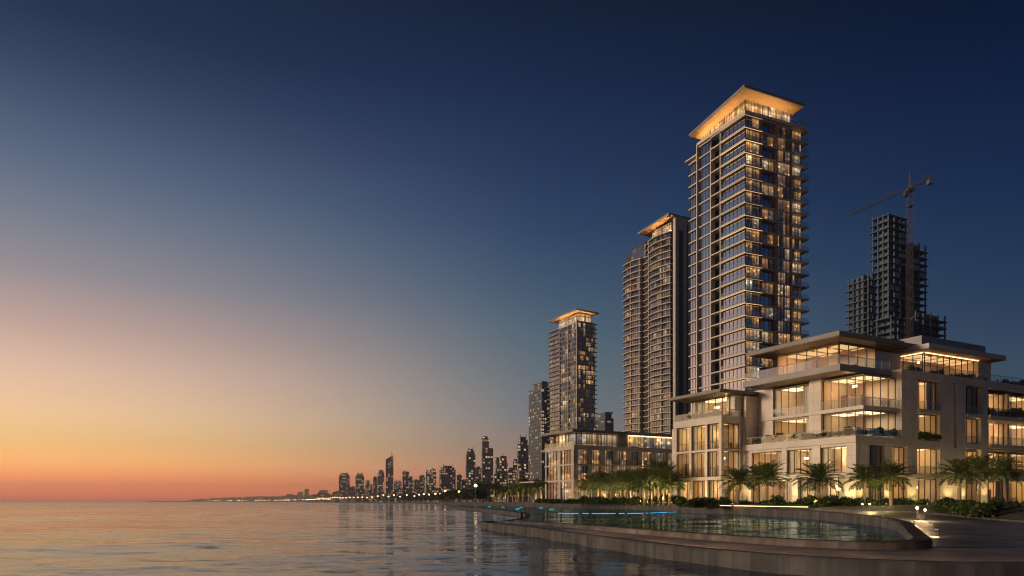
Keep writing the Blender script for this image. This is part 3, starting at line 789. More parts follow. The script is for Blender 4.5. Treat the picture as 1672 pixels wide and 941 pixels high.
# upper right-facing facade, y=0 from x=8.3
WT = 17.95
for z0, z1 in ((Z2b, Z4), ):
    for x0, x1 in ((8.3, 11.5), (16.2, 19.2), (19.75, 21.7), (25.2, 26.75)): wallbox(x0, x1, -0.1 if x0 == 8.3 else 0, 0.7, Z2 - 0.02 if x0 == 8.3 else Z2 + 0.002, z1, name='pier')
wallbox(19.2, 19.75, 0.45, 0.7, Z2, Z4, name='slot_panel', m='frame')
wallbox(8.3, XE, -0.1, 0.5, Z4, WT, name='parapet_wall')
wallbox(8.3, 8.9, 0.5, 3.2, Z4, WT, name='parapet_wall')
wallbox(8.3, 8.8, 0.72, 1.0, Z2b, Z4, name='pier')
for x0, x1, n in ((11.5, 16.2, 4), (21.7, 25.2, 3)):
    wallbox(x0, x1, -0.3, 0.7, Z3 - 0.1, Z3 + 0.35, name='floor_slab', m='slab')
    wallbox(x0, x1, 0.0, 0.7, Z2, Z2b - 0.1, name='floor_slab', m='slab')
    room_window(pod, 'R', 0.6, x0, x1, Z2b, Z3 - 0.12, n, 5, 0.4)
    room_window(pod, 'R', 0.6, x0, x1, Z3 + 0.37, Z4 - 0.05, n, 5, 0.6, light=(x0 < 15))
    railing(pod, [(x0 + 0.05, -0.2), (x1 - 0.05, -0.2)], Z3 + 0.35, 0.95)
    railing(pod, [(x0 + 0.05, 0.1), (x1 - 0.05, 0.1)], Z2b - 0.1, 0.95)
# recessed loggias at the right end
for k, (z0, z1) in enumerate(((G0 + 0.2, Z1), (Z1b, Z2), (Z2b, Z3), (Z3 + 0.4, Z4))):
    for x0, x1, n in ((27.0, 34.5, 6), (35.0, 43.5, 6)):
        room_window(pod, 'R', 2.2, x0, x1, z0 + 0.02, z1 - 0.1, n, 5, 0.5)
    wallbox(34.5, 35.0, 1.6, 2.4, z0, z1, name='pier')
    if k:
        wallbox(26.75, XE, -0.4, 0.24 if k == 2 else 2.3, z0 - 0.55, z0 - 0.04, name='balcony_slab', m='slab')
        railing(pod, [(26.9, -0.3), (XE, -0.3)], z0 - 0.04, 1.0)
# upper left-facing facade (set back at x=2.4)
for z0, z1, n1, n2 in ((Z2b, 12.75, 5, 5), (13.2, 17.0, 5, 5)):
    room_window(pod, 'L', 2.4, 0.75, 6.4, z0, z1 - 0.1, n1, 5.9, 0.2, open_side=True)
    room_window(pod, 'L', 2.55, 8.25, 14.4, z0, z1 - 0.1, n2, 6, 0.5)
    mb = MB(); frame_at(mb, 'R', 0.75, 2.5, 8.3, z0, z1 - 0.1, 4); w = mb.build('window', MT['frame'], pod)
    pane('R', 0.7, 2.45, 8.3, z0, z1 - 0.1).build('glass', MT['glass'], w)
wallbox(1.9, 3.0, 6.42, 8.2, Z2b, 17.2, name='pier')
wallbox(2.3, 3.0, 14.42, 17.6, Z2b, 17.2, name='wall')
wallbox(0.02, 2.3, 17.05, 17.6, Z2b, 16.3, name='wall')
railing(pod, [(8.2, 0.42), (1.82, 0.42), (1.82, 6.35)], 13.2, 1.0)
railing(pod, [(2.2, 8.3), (2.2, 14.3)], 13.2, 1.0)
railing(pod, [(8.2, 0.05), (-0.1, 0.05), (-0.1, 17.0)], Z2b, 0.9)
# penthouse terrace slab with dark soffit
def canopy(poly, z0, z1, top='roof', under='soffit', name='roof_canopy', inset=0.02):
    mb = MB(); zz = lambda z, d: [q + d for q in z] if isinstance(z, list) else z + d
    mb.m = 0; mb.prism(poly, zz(z0, 0.06), z1)
    cx = sum(p[0] for p in poly) / len(poly); cy = sum(p[1] for p in poly) / len(poly)
    mb.m = 1; mb.prism([(cx + (x - cx) * (1 - inset), cy + (y - cy) * (1 - inset)) for x, y in poly], z0, zz(z0, 0.058))
    return mb.build(name, [MT[top], MT[under]], pod)
canopy([(-1.2, 1.25), (8.25, 1.25), (8.25, 3.3), (9, 3.3), (9, 16.4), (-1.2, 16.4)], 17.2, 18.0, name='terrace_slab', top='slab_dark')
railing(pod, [(8.2, 1.4), (-1.05, 1.4), (-1.05, 16.2)], 18.0, 1.05)
room_window(pod, 'L', 2.0, 3.9, 13.3, 18.02, 21.2, 6, 6.9, 0.1, furn=True, open_side=True)
mb = MB(); frame_at(mb, 'R', 3.95, 2.1, 9.0, 18.02, 21.2, 4); w = mb.build('window', MT['frame'], pod); pane('R', 3.9, 2.05, 9.0, 18.02, 21.2).build('glass', MT['glass'], w)
canopy([(-1.0, 1.5), (11.2, 1.5), (11.2, 15.8), (-1.0, 15.8)], 21.35, 21.95)
railing(pod, [(8.5, 0.2), (XE, 0.2)], WT, 0.95)
# second penthouse
wallbox(9.0, 16.0, 5.2, 5.6, 18.0, 21.4, name='wall')
MB().box(8.9, XE - 1, 2.61, 14, 17.5, 17.9).build('roof_deck', MT['roof'], pod)
room_window(pod, 'R', 3.0, 17.6, 30.0, 17.95, 21.3, 9, 5.6, 0.2, open_side=True)
mb = MB(); frame_at(mb, 'L', 17.55, 3.1, 8.6, 17.95, 21.3, 4); w = mb.build('window', MT['frame'], pod); pane('L', 17.5, 3.1, 8.6, 17.95, 21.3).build('glass', MT['glass'], w)
wallbox(30.05, 33.0, 3.0, 8, 17.9, 21.4, name='wall')
canopy([(15.8, 1.2), (33.4, 1.2), (33.4, 11), (15.8, 11)], 21.45, 22.15, top='slab', under='soffit_warm')
cl = MB(); cl.box(17.7, 29.8, 2.86, 2.9, 21.33, 21.43); cl.box(17.4, 17.44, 3.1, 8.5, 21.33, 21.43); cl.build('cove_light', MT['cove_soft'], pod)
MB().box(17.4, 32.0, 3.2, 10.5, 22.16, 23.7).build('roof_plant_room', MT['slab_dark'], pod)
canopy([(9.5, 3.8), (17.3, 3.8), (17.3, 12), (9.5, 12)], 22.0, 22.6, top='slab_dark', name='roof_canopy')
# left block
LX, LY0, LY1 = -3.86, 17.7, 27.1
slabp([(LX - 0.25, LY0 - 0.2), (-0.55, LY0 - 0.2), (-0.55, LY1 + 4), (LX - 0.25, LY1 + 4)], Z1, Z1b)
slabp([(LX - 0.12, LY0 - 0.1), (0.4, LY0 - 0.1), (0.4, LY1), (LX - 0.12, LY1)], 8.72, 9.0)
slabp([(LX - 0.1, LY0 - 0.12), (1.9, LY0 - 0.12), (1.9, LY1 + 0.2), (LX - 0.1, LY1 + 0.2)], 12.5, 13.45)
ys = [17.72, 20.7, 23.9, 27.05]
for k, y in enumerate(ys):
    wallbox(LX, LX + 0.5, y if k == 0 else y - 0.25, y + 0.5 if k == 0 else y + 0.22, Z1b, 12.5, name='pier')
    wallbox(LX + 0.05, LX + 0.55, y if k == 0 else y - 0.25, y + 0.5 if k == 0 else y + 0.22, G0, Z1, name='pier')
for k in range(3):
    y0 = ys[k] + (0.5 if k == 0 else 0.22); y1 = ys[k + 1] - 0.25
    room_window(pod, 'L', LX + 0.32, y0, y1, Z1b + 0.02, 8.7, 3, 3.4, 0.8, rails=(6.4,), open_side=(k == 0))
    room_window(pod, 'L', LX + 0.32, y0, y1, 9.02, 12.48, 3, 3.4, 0.8, rails=(10.1,), open_side=(k == 0))
    room_window(pod, 'L', LX + 0.5, y0, y1, G0 + 0.2, Z1 - 0.05, 3, 3.4, 0.9, open_side=(k == 0))
for z0, z1 in ((Z1b + 0.02, 8.7), (9.02, 12.48), (G0 + 0.2, Z1 - 0.05)):
    mb = MB(); frame_at(mb, 'R', LY0 + 0.3, LX + 0.55, -0.5, z0, z1, 3); w = mb.build('window', MT['frame'], pod)
    pane('R', LY0 + 0.25, LX + 0.55, -0.5, z0, z1).build('glass', MT['glass'], w)
wallbox(-0.48, 0.4, LY0, LY0 + 0.6, G0, 12.48, name='pier')
wallbox(LX + 0.1, 1.5, LY1 + 0.3, LY1 + 0.8, G0, 12.48, name='wall')
railing(pod, [(1.8, LY0), (LX, LY0), (LX, LY1)], 13.45, 0.9)
room_window(pod, 'L', -1.4, 18.6, 25.4, 13.47, 16.4, 5, 4, 0.5)
wallbox(-1.4, 3.0, 17.75, 18.5, 13.46, 16.4, name='wall')
wallbox(-1.38, 3.0, 25.5, 26.0, 13.46, 16.4, name='wall')
canopy([(LX - 1.0, 16.9), (3.2, 16.9), (3.2, 27.6), (LX - 1.0, 27.6)], 16.5, 16.95)
wallbox(3.3, 9.0, 16.5, 17.0, 13.0, 17.1, name='wall')
# body behind everything that closes the building
MB().box(9.4, XE - 0.5, 8.8, 16, G0, 17.1).build('core', MT['stone'], pod)
MB().box(6.8, 12, 17.1, 30, G0, 16.4).build('core', MT['stone'], pod)

# planting on the terraces
nth = 0
def terrace_row(pts, z, n, s, lab, grp):
    for i in range(n):
        f = (i + 0.5 + random.uniform(-0.3, 0.3)) / n
        x = pts[0][0] + (pts[1][0] - pts[0][0]) * f; y = pts[0][1] + (pts[1][1] - pts[0][1]) * f
        shrub(random.randrange(4), plocal(x, y, z + 0.3), s * random.uniform(1.1, 1.7), lab % ordinal(i), grp)
terrace_row([(0.5, 0.9), (0.5, 16.3)], Z2b, 15, 0.62, '%s shrub from the front corner along the broad second terrace', 'shrubs on the second terrace')
terrace_row([(1.0, 0.55), (8.0, 0.55)], Z2b, 8, 0.75, '%s bushy plant from the corner above the base wall windows', 'plants above the base wall')
terrace_row([(LX + 0.6, 18.2), (LX + 0.6, 26.6)], 13.45, 9, 0.55, '%s shrub from the right on the left wing roof terrace', 'shrubs on the left wing')
terrace_row([(-0.9, 17.2), (1.9, 16.7)], Z2b + 3.4, 0, 0.6, '%s shrub beside the blank wall', 'x')
terrace_row([(11.7, 0.3), (16.0, 0.3)], Z2b - 0.1, 5, 0.6, '%s plant from the left behind the second floor window rail', 'plants on the window ledge')
terrace_row([(27.2, 0.4), (42.0, 0.4)], Z3 + 0.36, 11, 0.8, '%s leafy plant from the left on the top loggia balcony', 'plants on the loggia balcony')
terrace_row([(27.2, 0.3), (40.0, 0.3)], Z1b - 0.04, 8, 0.7, '%s leafy plant from the left on the lowest loggia balcony', 'plants on the low loggia')
terrace_row([(10.5, 1.2), (30, 1.2)], 17.9, 9, 0.6, '%s roof garden shrub from the left behind the stone parapet', 'shrubs on the roof garden')
terrace_row([(30.5, 1.2), (42, 1.2)], 17.9, 6, 0.6, '%s shrub from the left behind the far right roof rail', 'shrubs behind the roof rail')

# ------------------------------------------------------------------ towers
def windows_of(root, lst, name, cap=100):
    """lst of (score, MB, material list): the largest as parts of their own, the rest as one"""
    lst.sort(key=lambda e: -e[0])
    for sc, mb, ms in lst[:cap]: mb.build(name, ms, root)
    rest = {}
    for sc, mb, ms in lst[cap:]:
        key = tuple(m.name for m in ms)
        r = rest.setdefault(key, (MB(), ms))[0]
        n = len(r.v); r.v += mb.v; r.f += [tuple(i + n for i in f) for f in mb.f]; r.mi += mb.mi
    tot = None
    if rest:
        big = MB(); mats = []
        for r, ms in rest.values():
            base = len(mats); mats += ms; n = len(big.v)
            big.v += r.v; big.f += [tuple(i + n for i in f) for f in r.f]; big.mi += [i + base for i in r.mi]
        o = big.build(name, mats, root); o['kind'] = 'stuff'
def tower_window(axis, plane, a0, a1, z0, z1, n, glass, frame='frame', d=0.10):
    mb = MB(); mb.m = 0; pane(axis, plane, a0, a1, z0, z1, mb); mb.m = 1
    w = 0.07
    for i in range(n + 1):
        c = a0 + (a1 - a0) * i / n
        lo, hi = (c, c + w) if i == 0 else (c - w, c) if i == n else (c - w / 2, c + w / 2)
        if axis == 'L': mb.box(plane - d, plane - 0.01, lo, hi, z0, z1)
        else: mb.box(lo, hi, plane - d, plane - 0.01, z0, z1)
    return (abs(a1 - a0) * (z1 - z0), mb, [glass, MT[frame]])

# --- tower 1: the tallest, pale slab edges and glowing crown
t1 = thing('residential_tower', (62.75, 196, 0), R(24.25), 'tallest glass apartment tower with pale balcony bands and glowing flat roof', 'tower')
W1, D1, FH, Z0, NF = 21.2, 23.4, 3.36, 1.5, 31
TOP = Z0 + FH * NF     # 105.7
MB().box(1.9, W1 - 1.9, 1.9, D1 - 0.4, Z0, TOP - 0.2).build('core', MT['core'], t1)
wins = []
WING = 30              # the outer left wing is one storey lower
for k in range(NF):
    z = Z0 + FH * k
    yb = D1 if k <= WING - 1 else 19.3
    P = [(-1.0, -1.0), (5.6, -1.0), (5.6, -0.35), (10.9, -0.35), (10.9, -0.15), (16.2, -0.15), (16.2, -1.0), (W1 + 0.9, -1.0), (W1 + 0.9, 12), (W1 - 2, 12), (W1 - 2, yb - 0.2), (0.3, yb - 0.2), (0.3, yb + 0.2), (-0.45, yb + 0.2),
         (-0.45, 19.5), (-0.3, 19.5), (-0.3, 13.4), (-0.75, 13.4), (-0.75, 9.5), (-1.0, 9.3)]
    fs = MB().prism(P, z + FH - 0.36, z + FH - 0.02).build('floor_slab', MT['slab'], t1)
    sm = MB(); sm.box(-0.86, -0.70, -0.86, 9.0, z + FH - 0.385, z + FH - 0.365); sm.box(-0.68, 5.2, -0.86, -0.70, z + FH - 0.385, z + FH - 0.365); sm.build('light_strip', random.choice(MT['edge_leds']), fs)
    a, b = z, z + FH - 0.37
    wins.append(tower_window('L', 0.0, 0.1, 9.3, a, b, 6, MT['t1']))
    wins.append(tower_window('L', 1.6, 9.7, 13.2, a, b, 2, MT['t1']))
    wins.append(tower_window('L', 0.0, 13.6, 18.9, a, b, 4, MT['t1']))
    if k < WING: wins.append(tower_window('L', 0.05, 19.9, D1, a, b, 3, MT['t1']))
    wins.append(tower_window('R', 0.0, 0.1, 4.9, a, b, 4, MT['t1_lit']))
    wins.append(tower_window('R', 0.8, 5.6, 10.6, a, b, 3, MT['t1_lit'] if k % 2 else MT['t1']))
    wins.append(tower_window('R', 0.0, 11.2, 15.8, a, b, 4, MT['t1_lit']))
    wins.append(tower_window('R', 0.6, 16.6, W1 - 0.6, a, b, 3, MT['t1_lit']))
    if k: 
        railing(t1, [(W1 + 0.8, -0.9), (16.3, -0.9)], z - 0.02, 1.0)
        railing(t1, [(5.5, -0.9), (-0.9, -0.9), (-0.9, 9.2)], z - 0.02, 1.0)
windows_of(t1, wins, 'window')
for y, d, zt in ((9.45, 0.55, TOP - 0.6), (13.35, 0.7, TOP - 2.6), (19.3, 0.9, TOP + 0.5), ):
    MB().box(-d, 0.9, y - 0.16, y + 0.16, Z0, zt).build('facade_fin', MT['slab'], t1)
for x in (10.85, 16.2): MB().box(x - 0.15, x + 0.15, -0.5, 0.9, Z0, TOP - 0.4).build('facade_fin', MT['slab_dark'], t1)
for x in (5.3,): MB().box(x - 0.12, x + 0.12, -0.3, 0.9, Z0, TOP - 0.4).build('facade_fin', MT['slab_dark'], t1)
# crown
MB().prism([(-1.1, -1.1), (W1 + 0.2, -1.1), (W1 + 0.2, 19.0), (-1.1, 19.0)], TOP - 0.01, TOP + 0.75).build('crown_parapet', MT['slab'], t1)
cw = []
mb = MB(); mb.m = 0; ztop = lambda y: TOP + 4.35 - 2.0 * y / 18.6
mb.face([(0.2, 18.6, TOP + 0.76), (0.2, 0.2, TOP + 0.76), (0.2, 0.2, ztop(0.2)), (0.2, 18.6, ztop(18.6))]); mb.m = 1
for i in range(10):
    y = 0.25 + 18.3 * i / 9; mb.box(0.1, 0.19, y - 0.04, y + 0.04, TOP + 0.76, ztop(y))
cw.append((1, mb, [MT['crown_lit'], MT['frame']]))
cw.append(tower_window('R', 0.2, 0.2, 16.2, TOP + 0.76, TOP + 4.35, 8, MT['crown_lit']))
for e in cw: e[1].build('window', e[2], t1)
MB().prism([(0.3, 0.3), (16, 0.3), (16, 18.4), (0.3, 18.4)], TOP + 0.76, [TOP + 4.2, TOP + 3.9, TOP + 1.9, TOP + 2.2]).build('core', MT['core'], t1)
def crown_roof(root, poly, zs, th, glass_poly, strip_z):
    mb = MB(); mb.m = 0; mb.prism(poly, [z + 0.08 for z in zs], [z + th for z in zs])
    cx = sum(p[0] for p in poly) / len(poly); cy = sum(p[1] for p in poly) / len(poly)
    mb.m = 1; mb.prism([(cx + (x - cx) * 0.985, cy + (y - cy) * 0.985) for x, y in poly], zs, [z + 0.078 for z in zs])
    mb.build('roof_canopy', [MT['roof'], MT['soffit_warm']], root)
zc = TOP + 4.5
crown_roof(t1, [(-3.6, -3.6), (17.6, -3.6), (17.6, 19.4), (-3.6, 19.4)], [zc + 0.35, zc, zc - 2.6, zc - 2.2], 0.75, None, 0)
ls = MB()
ls.box(-0.35, -0.05, 0.3, 18.4, TOP + 0.77, TOP + 0.85); ls.box(0.3, 16.0, -0.35, -0.05, TOP + 0.77, TOP + 0.85)
ls.build('cove_light', MT['cove'], t1)
# wing roof with its own lit edge
MB().prism([(-1.0, 19.5), (6, 19.5), (6, D1 + 1.2), (-1.0, D1 + 1.2)], TOP - FH + 0.8, TOP - FH + 1.2).build('roof_canopy', MT['slab'], t1)
MB().box(0.2, 4, 19.6, D1 - 0.1, TOP - FH - 0.02, TOP - FH + 0.8).build('window', MT['crown_lit'], t1)
railing(t1, [(W1, -0.95), (11.5, -0.95)], TOP + 0.75, 1.0)

# --- tower 2: beige, two bowed bays with a dark recess between and a blank end wall
t2 = thing('residential_tower', (79.87, 360, 0), R(28.12), 'beige apartment tower with two bowed balcony bays and a blank right side wall', 'tower')
NF2, FH2 = 42, 3.2
T2 = 1.5 + NF2 * FH2    # 135.9
MB().box(1.6, 10.5, 1.2, 40.2, 1.5, T2 - 0.3).build('core', MT['core'], t2)
MB().box(0.3, 10.6, -0.9, 0.9, 1.5, 143.0).build('end_wall', MT['stone_low'], t2)
MB().box(2.4, 5.2, -1.0, -0.92, 1.5, 136).build('vertical_slot', MT['core'], t2)
MB().box(7.6, 8.3, -1.0, -0.92, 1.5, 140).build('vertical_slot', MT['core'], t2)
def bow(y0, y1, depth, n=8):
    return [(-depth * math.sin(math.pi * min(1, max(0, 0.12 + 0.76 * i / n))) , y0 + (y1 - y0) * i / n) for i in range(n + 1)]
wins = []
for k in range(NF2):
    z = 1.5 + FH2 * k
    top_l = NF2 - 2
    ymax = 40.9 if k < top_l else 24.5
    P = [(10.5, 0.95), (10.5, ymax - 0.5)]
    wob = 0.25 * math.sin(k * 0.6)
    if k < top_l: P += [(x, y) for x, y in bow(40.9, 25.0, 2.3 + wob)]
    P += [(0.5, 24.9), (0.5, 19.6)]
    P += [(x, y) for x, y in bow(19.4, 1.4, 2.6 - wob)]
    MB().prism(P, z + FH2 - 0.42, z + FH2 - 0.02).build('floor_slab', MT['slab_t2'], t2)
    a, b = z, z + FH2 - 0.43
    if k < top_l:
        wins.append(tower_window('L', -0.5, 26.5, 33.0, a, b, 4, MT['t2'])); wins.append(tower_window('L', -0.2, 33.4, 39.5, a, b, 4, MT['t2']))
    wins.append(tower_window('L', -0.6, 8.6, 17.8, a, b, 5, MT['t2'])); wins.append(tower_window('L', -0.3, 2.0, 8.2, a, b, 4, MT['t2']))
windows_of(t2, wins, 'window')
for y in (8.4, 18.4, 26.0, 33.2): MB().box(-1.0, 1.5, y - 0.18, y + 0.18, 1.5, T2 - 0.2 if y < 20 else T2 - FH2 * 2).build('facade_fin', MT['slab_t2'], t2)
MB().box(0.5, 8, 22.5, 34.5, T2 - FH2 * 2, T2 + 1.5).build('plant_room', MT['core'], t2)
MB().box(0.2, 0.48, 22.5, 34.5, T2 - FH2 * 2, T2 + 0.3).build('window', MT['t2'], t2)
e = tower_window('L', -0.2, 1.4, 16.5, T2, T2 + 4.4, 6, MT['crown_lit']); e[1].build('window', e[2], t2)
MB().box(-0.1, 8, 1.0, 16.4, T2, T2 + 4.4).build('core', MT['core'], t2)
crown_roof(t2, [(-4.2, -1.2), (10, -1.2), (10, 23.0), (-4.2, 23.0)], [143.0 - 0.6, 143.0 - 0.6, 140.2, 140.4], 0.9, None, 0)
MB().box(-0.5, -0.35, 1.6, 16.2, T2 + 0.2, T2 + 0.35).build('cove_light', MT['cove_far'], t2)

# --- tower 3: dark, glass with pale ribs, square glowing hat
t3 = thing('residential_tower', (44.96, 500, 0), R(28.12), 'dark slim apartment tower with a square glowing roof hat, left of the beige one', 'tower')
NF3, FH3, W3, D3 = 38, 3.25, 14.6, 36.5
T3 = 1.5 + NF3 * FH3
MB().box(1.2, W3 - 0.8, 1.2, D3 - 0.5, 1.5, T3 - 0.2).build('core', MT['core'], t3)
wins = []
for k in range(NF3):
    z = 1.5 + FH3 * k
    P = [(-0.4, -0.4), (6.6, -0.4), (6.6, -1.0), (W3 + 1.1, -1.0), (W3 + 1.1, D3 - 4), (W3 - 1, D3), (-1.5, D3 + 1.3), (-1.5, 23.2), (-0.4, 22.6)]
    MB().prism(P, z + FH3 - 0.45, z + FH3 - 0.02).build('floor_slab', MT['slab_dark'], t3)
    a, b = z, z + FH3 - 0.46
    wins.append(tower_window('L', 0.0, 0.2, 10.8, a, b, 4, MT['t3'])); wins.append(tower_window('L', 0.0, 11.2, 22.0, a, b, 4, MT['t3']))
    wins.append(tower_window('L', -0.2, 23.4, D3, a, b, 4, MT['t2']))
    wins.append(tower_window('R', 0.0, 0.2, 6.2, a, b, 4, MT['t3'])); wins.append(tower_window('R', 0.2, 6.8, W3, a, b, 4, MT['t3']))
windows_of(t3, wins, 'window')
for y in (0.0, 11.0, 22.6): MB().box(-0.75, 0.6, y - 0.25, y + 0.25, 1.5, T3 + (0.5 if y else 1.0)).build('facade_fin', MT['slab_t2'], t3)
MB().box(6.25, 6.75, -0.9, 0.5, 1.5, T3).build('facade_fin', MT['slab_t2'], t3)
for e in (tower_window('L', 1.2, 1.2, 26, T3 + 1.01, T3 + 6.2, 6, MT['crown_lit']), tower_window('R', 1.2, 1.2, 12.0, T3 + 1.01, T3 + 6.2, 4, MT['crown_lit'])): e[1].build('window', e[2], t3)
MB().box(1.4, 12.0, 1.4, 26, T3 + 1.01, T3 + 6.1).build('core', MT['core'], t3)
crown_roof(t3, [(-3.2, -3.2), (W3 + 1.0, -3.2), (W3 + 1.0, 33.5), (-3.2, 33.5)], [T3 + 7.2, T3 + 6.6, T3 + 6.3, T3 + 6.6], 0.9, None, 0)
MB().prism([(0.0, 0.0), (13.2, 0.0), (13.2, 27), (0.0, 27)], T3 - 0.01, T3 + 1.0).build('crown_parapet', MT['slab_t2'], t3)
ls = MB(); ls.box(0.6, 0.8, 1.6, 25.5, T3 + 1.02, T3 + 1.14); ls.box(1.6, 11.8, 0.6, 0.8, T3 + 1.02, T3 + 1.14); ls.build('cove_light', MT['cove_far'], t3)

# --- towers 4 and 5: bluish, with many small lit windows
def slabbed_tower(loc, w, d, top, label, fh=3.2, crown=6, m='t4', name='residential_tower'):
    t = thing(name, loc, R(28.12), label, 'tower')
    MB().box(0, w, 0, d, 1.5, top - crown).build('facade', MT[m], t)
    n = int((top - crown - 1.5) / fh)
    for k in range(n):
        z = 1.5 + fh * (k + 1)
        MB().box(-0.9, w * 0.96, -0.9, d * 0.8, z - 0.35, z).build('floor_slab', MT['slab_blue'], t)
    MB().box(w * 0.15, w * 0.9, d * 0.1, d * 0.7, top - crown + 0.01, top - 1.2).build('plant_room', MT[m], t)
    MB().box(w * 0.08, w * 0.98, d * 0.04, d * 0.78, top - 1.19, top).build('roof_slab', MT['slab_blue'], t)
    return t
slabbed_tower((26.76, 650, 0), 9.5, 24.0, 109.4, 'bluish tower with many small lit windows, left of the dark slim tower')
slabbed_tower((89.4, 700, 0), 10.0, 18.5, 88, 'short grey tower block seen between the dark and the beige tower')

# ------------------------------------------------------------------ low residence behind the palms
low = thing('low_residence', (14.21, 165, 0), PR, 'long low three-storey stone residence behind the row of palms', 'building')
def lw(*a, name='wall', m='stone_low'): return MB().box(*a).build(name, MT[m], low)
LW, LD = 42.0, 12.6
lw(0.8, LW, 0.8, LD - 0.3, 1.4, 14.5, name='core', m='core')
lw(1.6, LW, 1.6, LD - 0.6, 14.5, 17.3, name='core', m='core')
for z0, z1 in ((6.25, 6.75), (10.0, 10.35), (13.6, 14.6)): MB().prism([(-0.5, -0.4), (LW, -0.4), (LW, LD), (-0.5, LD)], z0, z1).build('floor_slab', MT['slab_t2'], low)
levels = ((1.4, 6.25), (6.75, 10.0), (10.35, 13.6))
for z0, z1 in levels:
    for y0, y1 in ((0, 1.0), (5.7, 6.7), (LD - 0.6, LD)): lw(-0.3, 0.8, y0, y1, z0, z1, name='pier')
    for y0, y1 in ((1.0, 5.7), (6.7, LD - 0.6)):
        e = tower_window('L', 0.1, y0, y1, z0, z1, 4, MT['low']); e[1].build('window', e[2], low)
    xs = [0.8, 4.0, 7.6, 11.2, 15.2, 18.4, 22.4, 26.4, 30.4, 34.4, 38.4]
    for i, x in enumerate(xs):
        if i: lw(x - 0.5, x + 0.55, -0.25, 0.8, z0, z1, name='pier')
    for i, (x0, x1) in enumerate(zip(xs, xs[1:])):
        e = tower_window('R', 0.35, x0 + (0.55 if i else 0.02), x1 - 0.5, z0, z1, 3, MT['low']); e[1].build('window', e[2], low)
# set-back top storey with a broad roof
for e in (tower_window('L', 1.0, 1.2, 9.8, 14.6, 17.3, 6, MT['pent_lit']), tower_window('R', 1.2, 1.2, 12.5, 14.6, 17.3, 8, MT['pent_lit']), tower_window('R', 0.4, 15.0, 39.0, 14.6, 17.3, 14, MT['low'])):
    e[1].build('window', e[2], low)
lw(12.5, 14.98, 0.3, 1.0, 14.6, 17.35, name='pier')
lw(0.98, 1.28, 0.98, 1.28, 14.6, 17.35, name='pier')
mb = MB(); mb.m = 0; mb.prism([(-1.6, -1.6), (13.6, -1.6), (13.6, LD + 0.5), (-1.6, LD + 0.5)], 17.45, 18.0); mb.m = 1; mb.prism([(-1.5, -1.5), (13.5, -1.5), (13.5, LD), (-1.5, LD)], 17.4, 17.445); mb.build('roof_canopy', [MT['roof'], MT['soffit']], low)
mb = MB(); mb.m = 0; mb.prism([(13.7, -1.2), (LW, -1.2), (LW, LD), (13.7, LD)], 17.42, 18.1); mb.build('roof_canopy', MT['slab_t2'], low)
cl = MB(); cl.box(15, 39, -0.2, -0.1, 17.25, 17.4); cl.build('cove_light', MT['cove_soft'], low)
railing(low, [(LW, -0.3), (-0.4, -0.3), (-0.4, LD)], 14.6, 0.8)
mb = MB(); mb.box(-4.0, -0.52, LD - 1.0, LD + 6, 6.3, 6.6); mb.build('entrance_canopy', MT['slab_t2'], low)

# ------------------------------------------------------------------ unfinished towers and the crane
def frame_block(root, x0, x1, y0, y1, z0, z1, fh, bx, by, seed):
    rnd = random.Random(seed); n = int((z1 - z0) / fh)
    for k in range(n + 1):
        z = z0 + fh * k; e = rnd.uniform(0.4, 1.1)
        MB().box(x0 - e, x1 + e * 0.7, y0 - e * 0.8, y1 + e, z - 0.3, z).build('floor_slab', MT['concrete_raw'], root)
    for i in range(bx + 1):
        for j in range(by + 1):
            if 0 < i < bx and 0 < j < by: continue
            x = x0 + (x1 - x0 - 0.6) * i / bx; y = y0 + (y1 - y0 - 0.6) * j / by
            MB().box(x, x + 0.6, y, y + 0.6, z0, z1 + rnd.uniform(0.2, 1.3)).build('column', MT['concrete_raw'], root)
    cx, cy = (x0 + x1) / 2, (y0 + y1) / 2
    MB().box(cx - (x1 - x0) * 0.28, cx + (x1 - x0) * 0.3, cy - (y1 - y0) * 0.28, cy + (y1 - y0) * 0.3, z0, z1 + 0.8).build('lift_core', MT['concrete_raw'], root)
    # patches of blockwork already closing some bays
    for k in range(n):
        for i in range(bx):
            if rnd.random() < 0.38:
                xa = x0 + (x1 - x0 - 0.6) * i / bx + 0.62; xb = x0 + (x1 - x0 - 0.6) * (i + 1) / bx - 0.02
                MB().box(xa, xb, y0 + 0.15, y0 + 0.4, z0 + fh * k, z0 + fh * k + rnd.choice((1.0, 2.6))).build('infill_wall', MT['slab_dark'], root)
u1 = thing('unfinished_tower', (175.71, 340, 0), R(28.12), 'tall unfinished concrete tower with open floors, behind the crane mast', 'tower')
frame_block(u1, 0, 13.5, 0, 8.5, 1.5, 136.0, 3.2, 3, 3, 1)
u1b = thing('unfinished_tower', (175.71, 340, 0), R(28.12), 'unfinished concrete frame attached to the right side of the crane tower', 'tower')
frame_block(u1b, 15.2, 31, 1.5, 12, 1.5, 126.0, 3.2, 3, 2, 2)
u2 = thing('unfinished_tower', (168.73, 345, 0), R(28.12), 'lower unfinished concrete block left of the crane', 'tower')
frame_block(u2, 0, 5.4, 0, 11.2, 1.5, 109.0, 3.1, 2, 4, 3)
u3 = thing('unfinished_tower', (170.55, 330, 0), R(28.12), 'lowest unfinished concrete block stepping down on the right', 'tower')
frame_block(u3, 20, 43, 0, 9, 1.5, 90.0, 3.2, 4, 2, 4)
frame_block(u3, -1, 19, -2, 5.5, 1.5, 85.0, 3.2, 4, 1, 6)

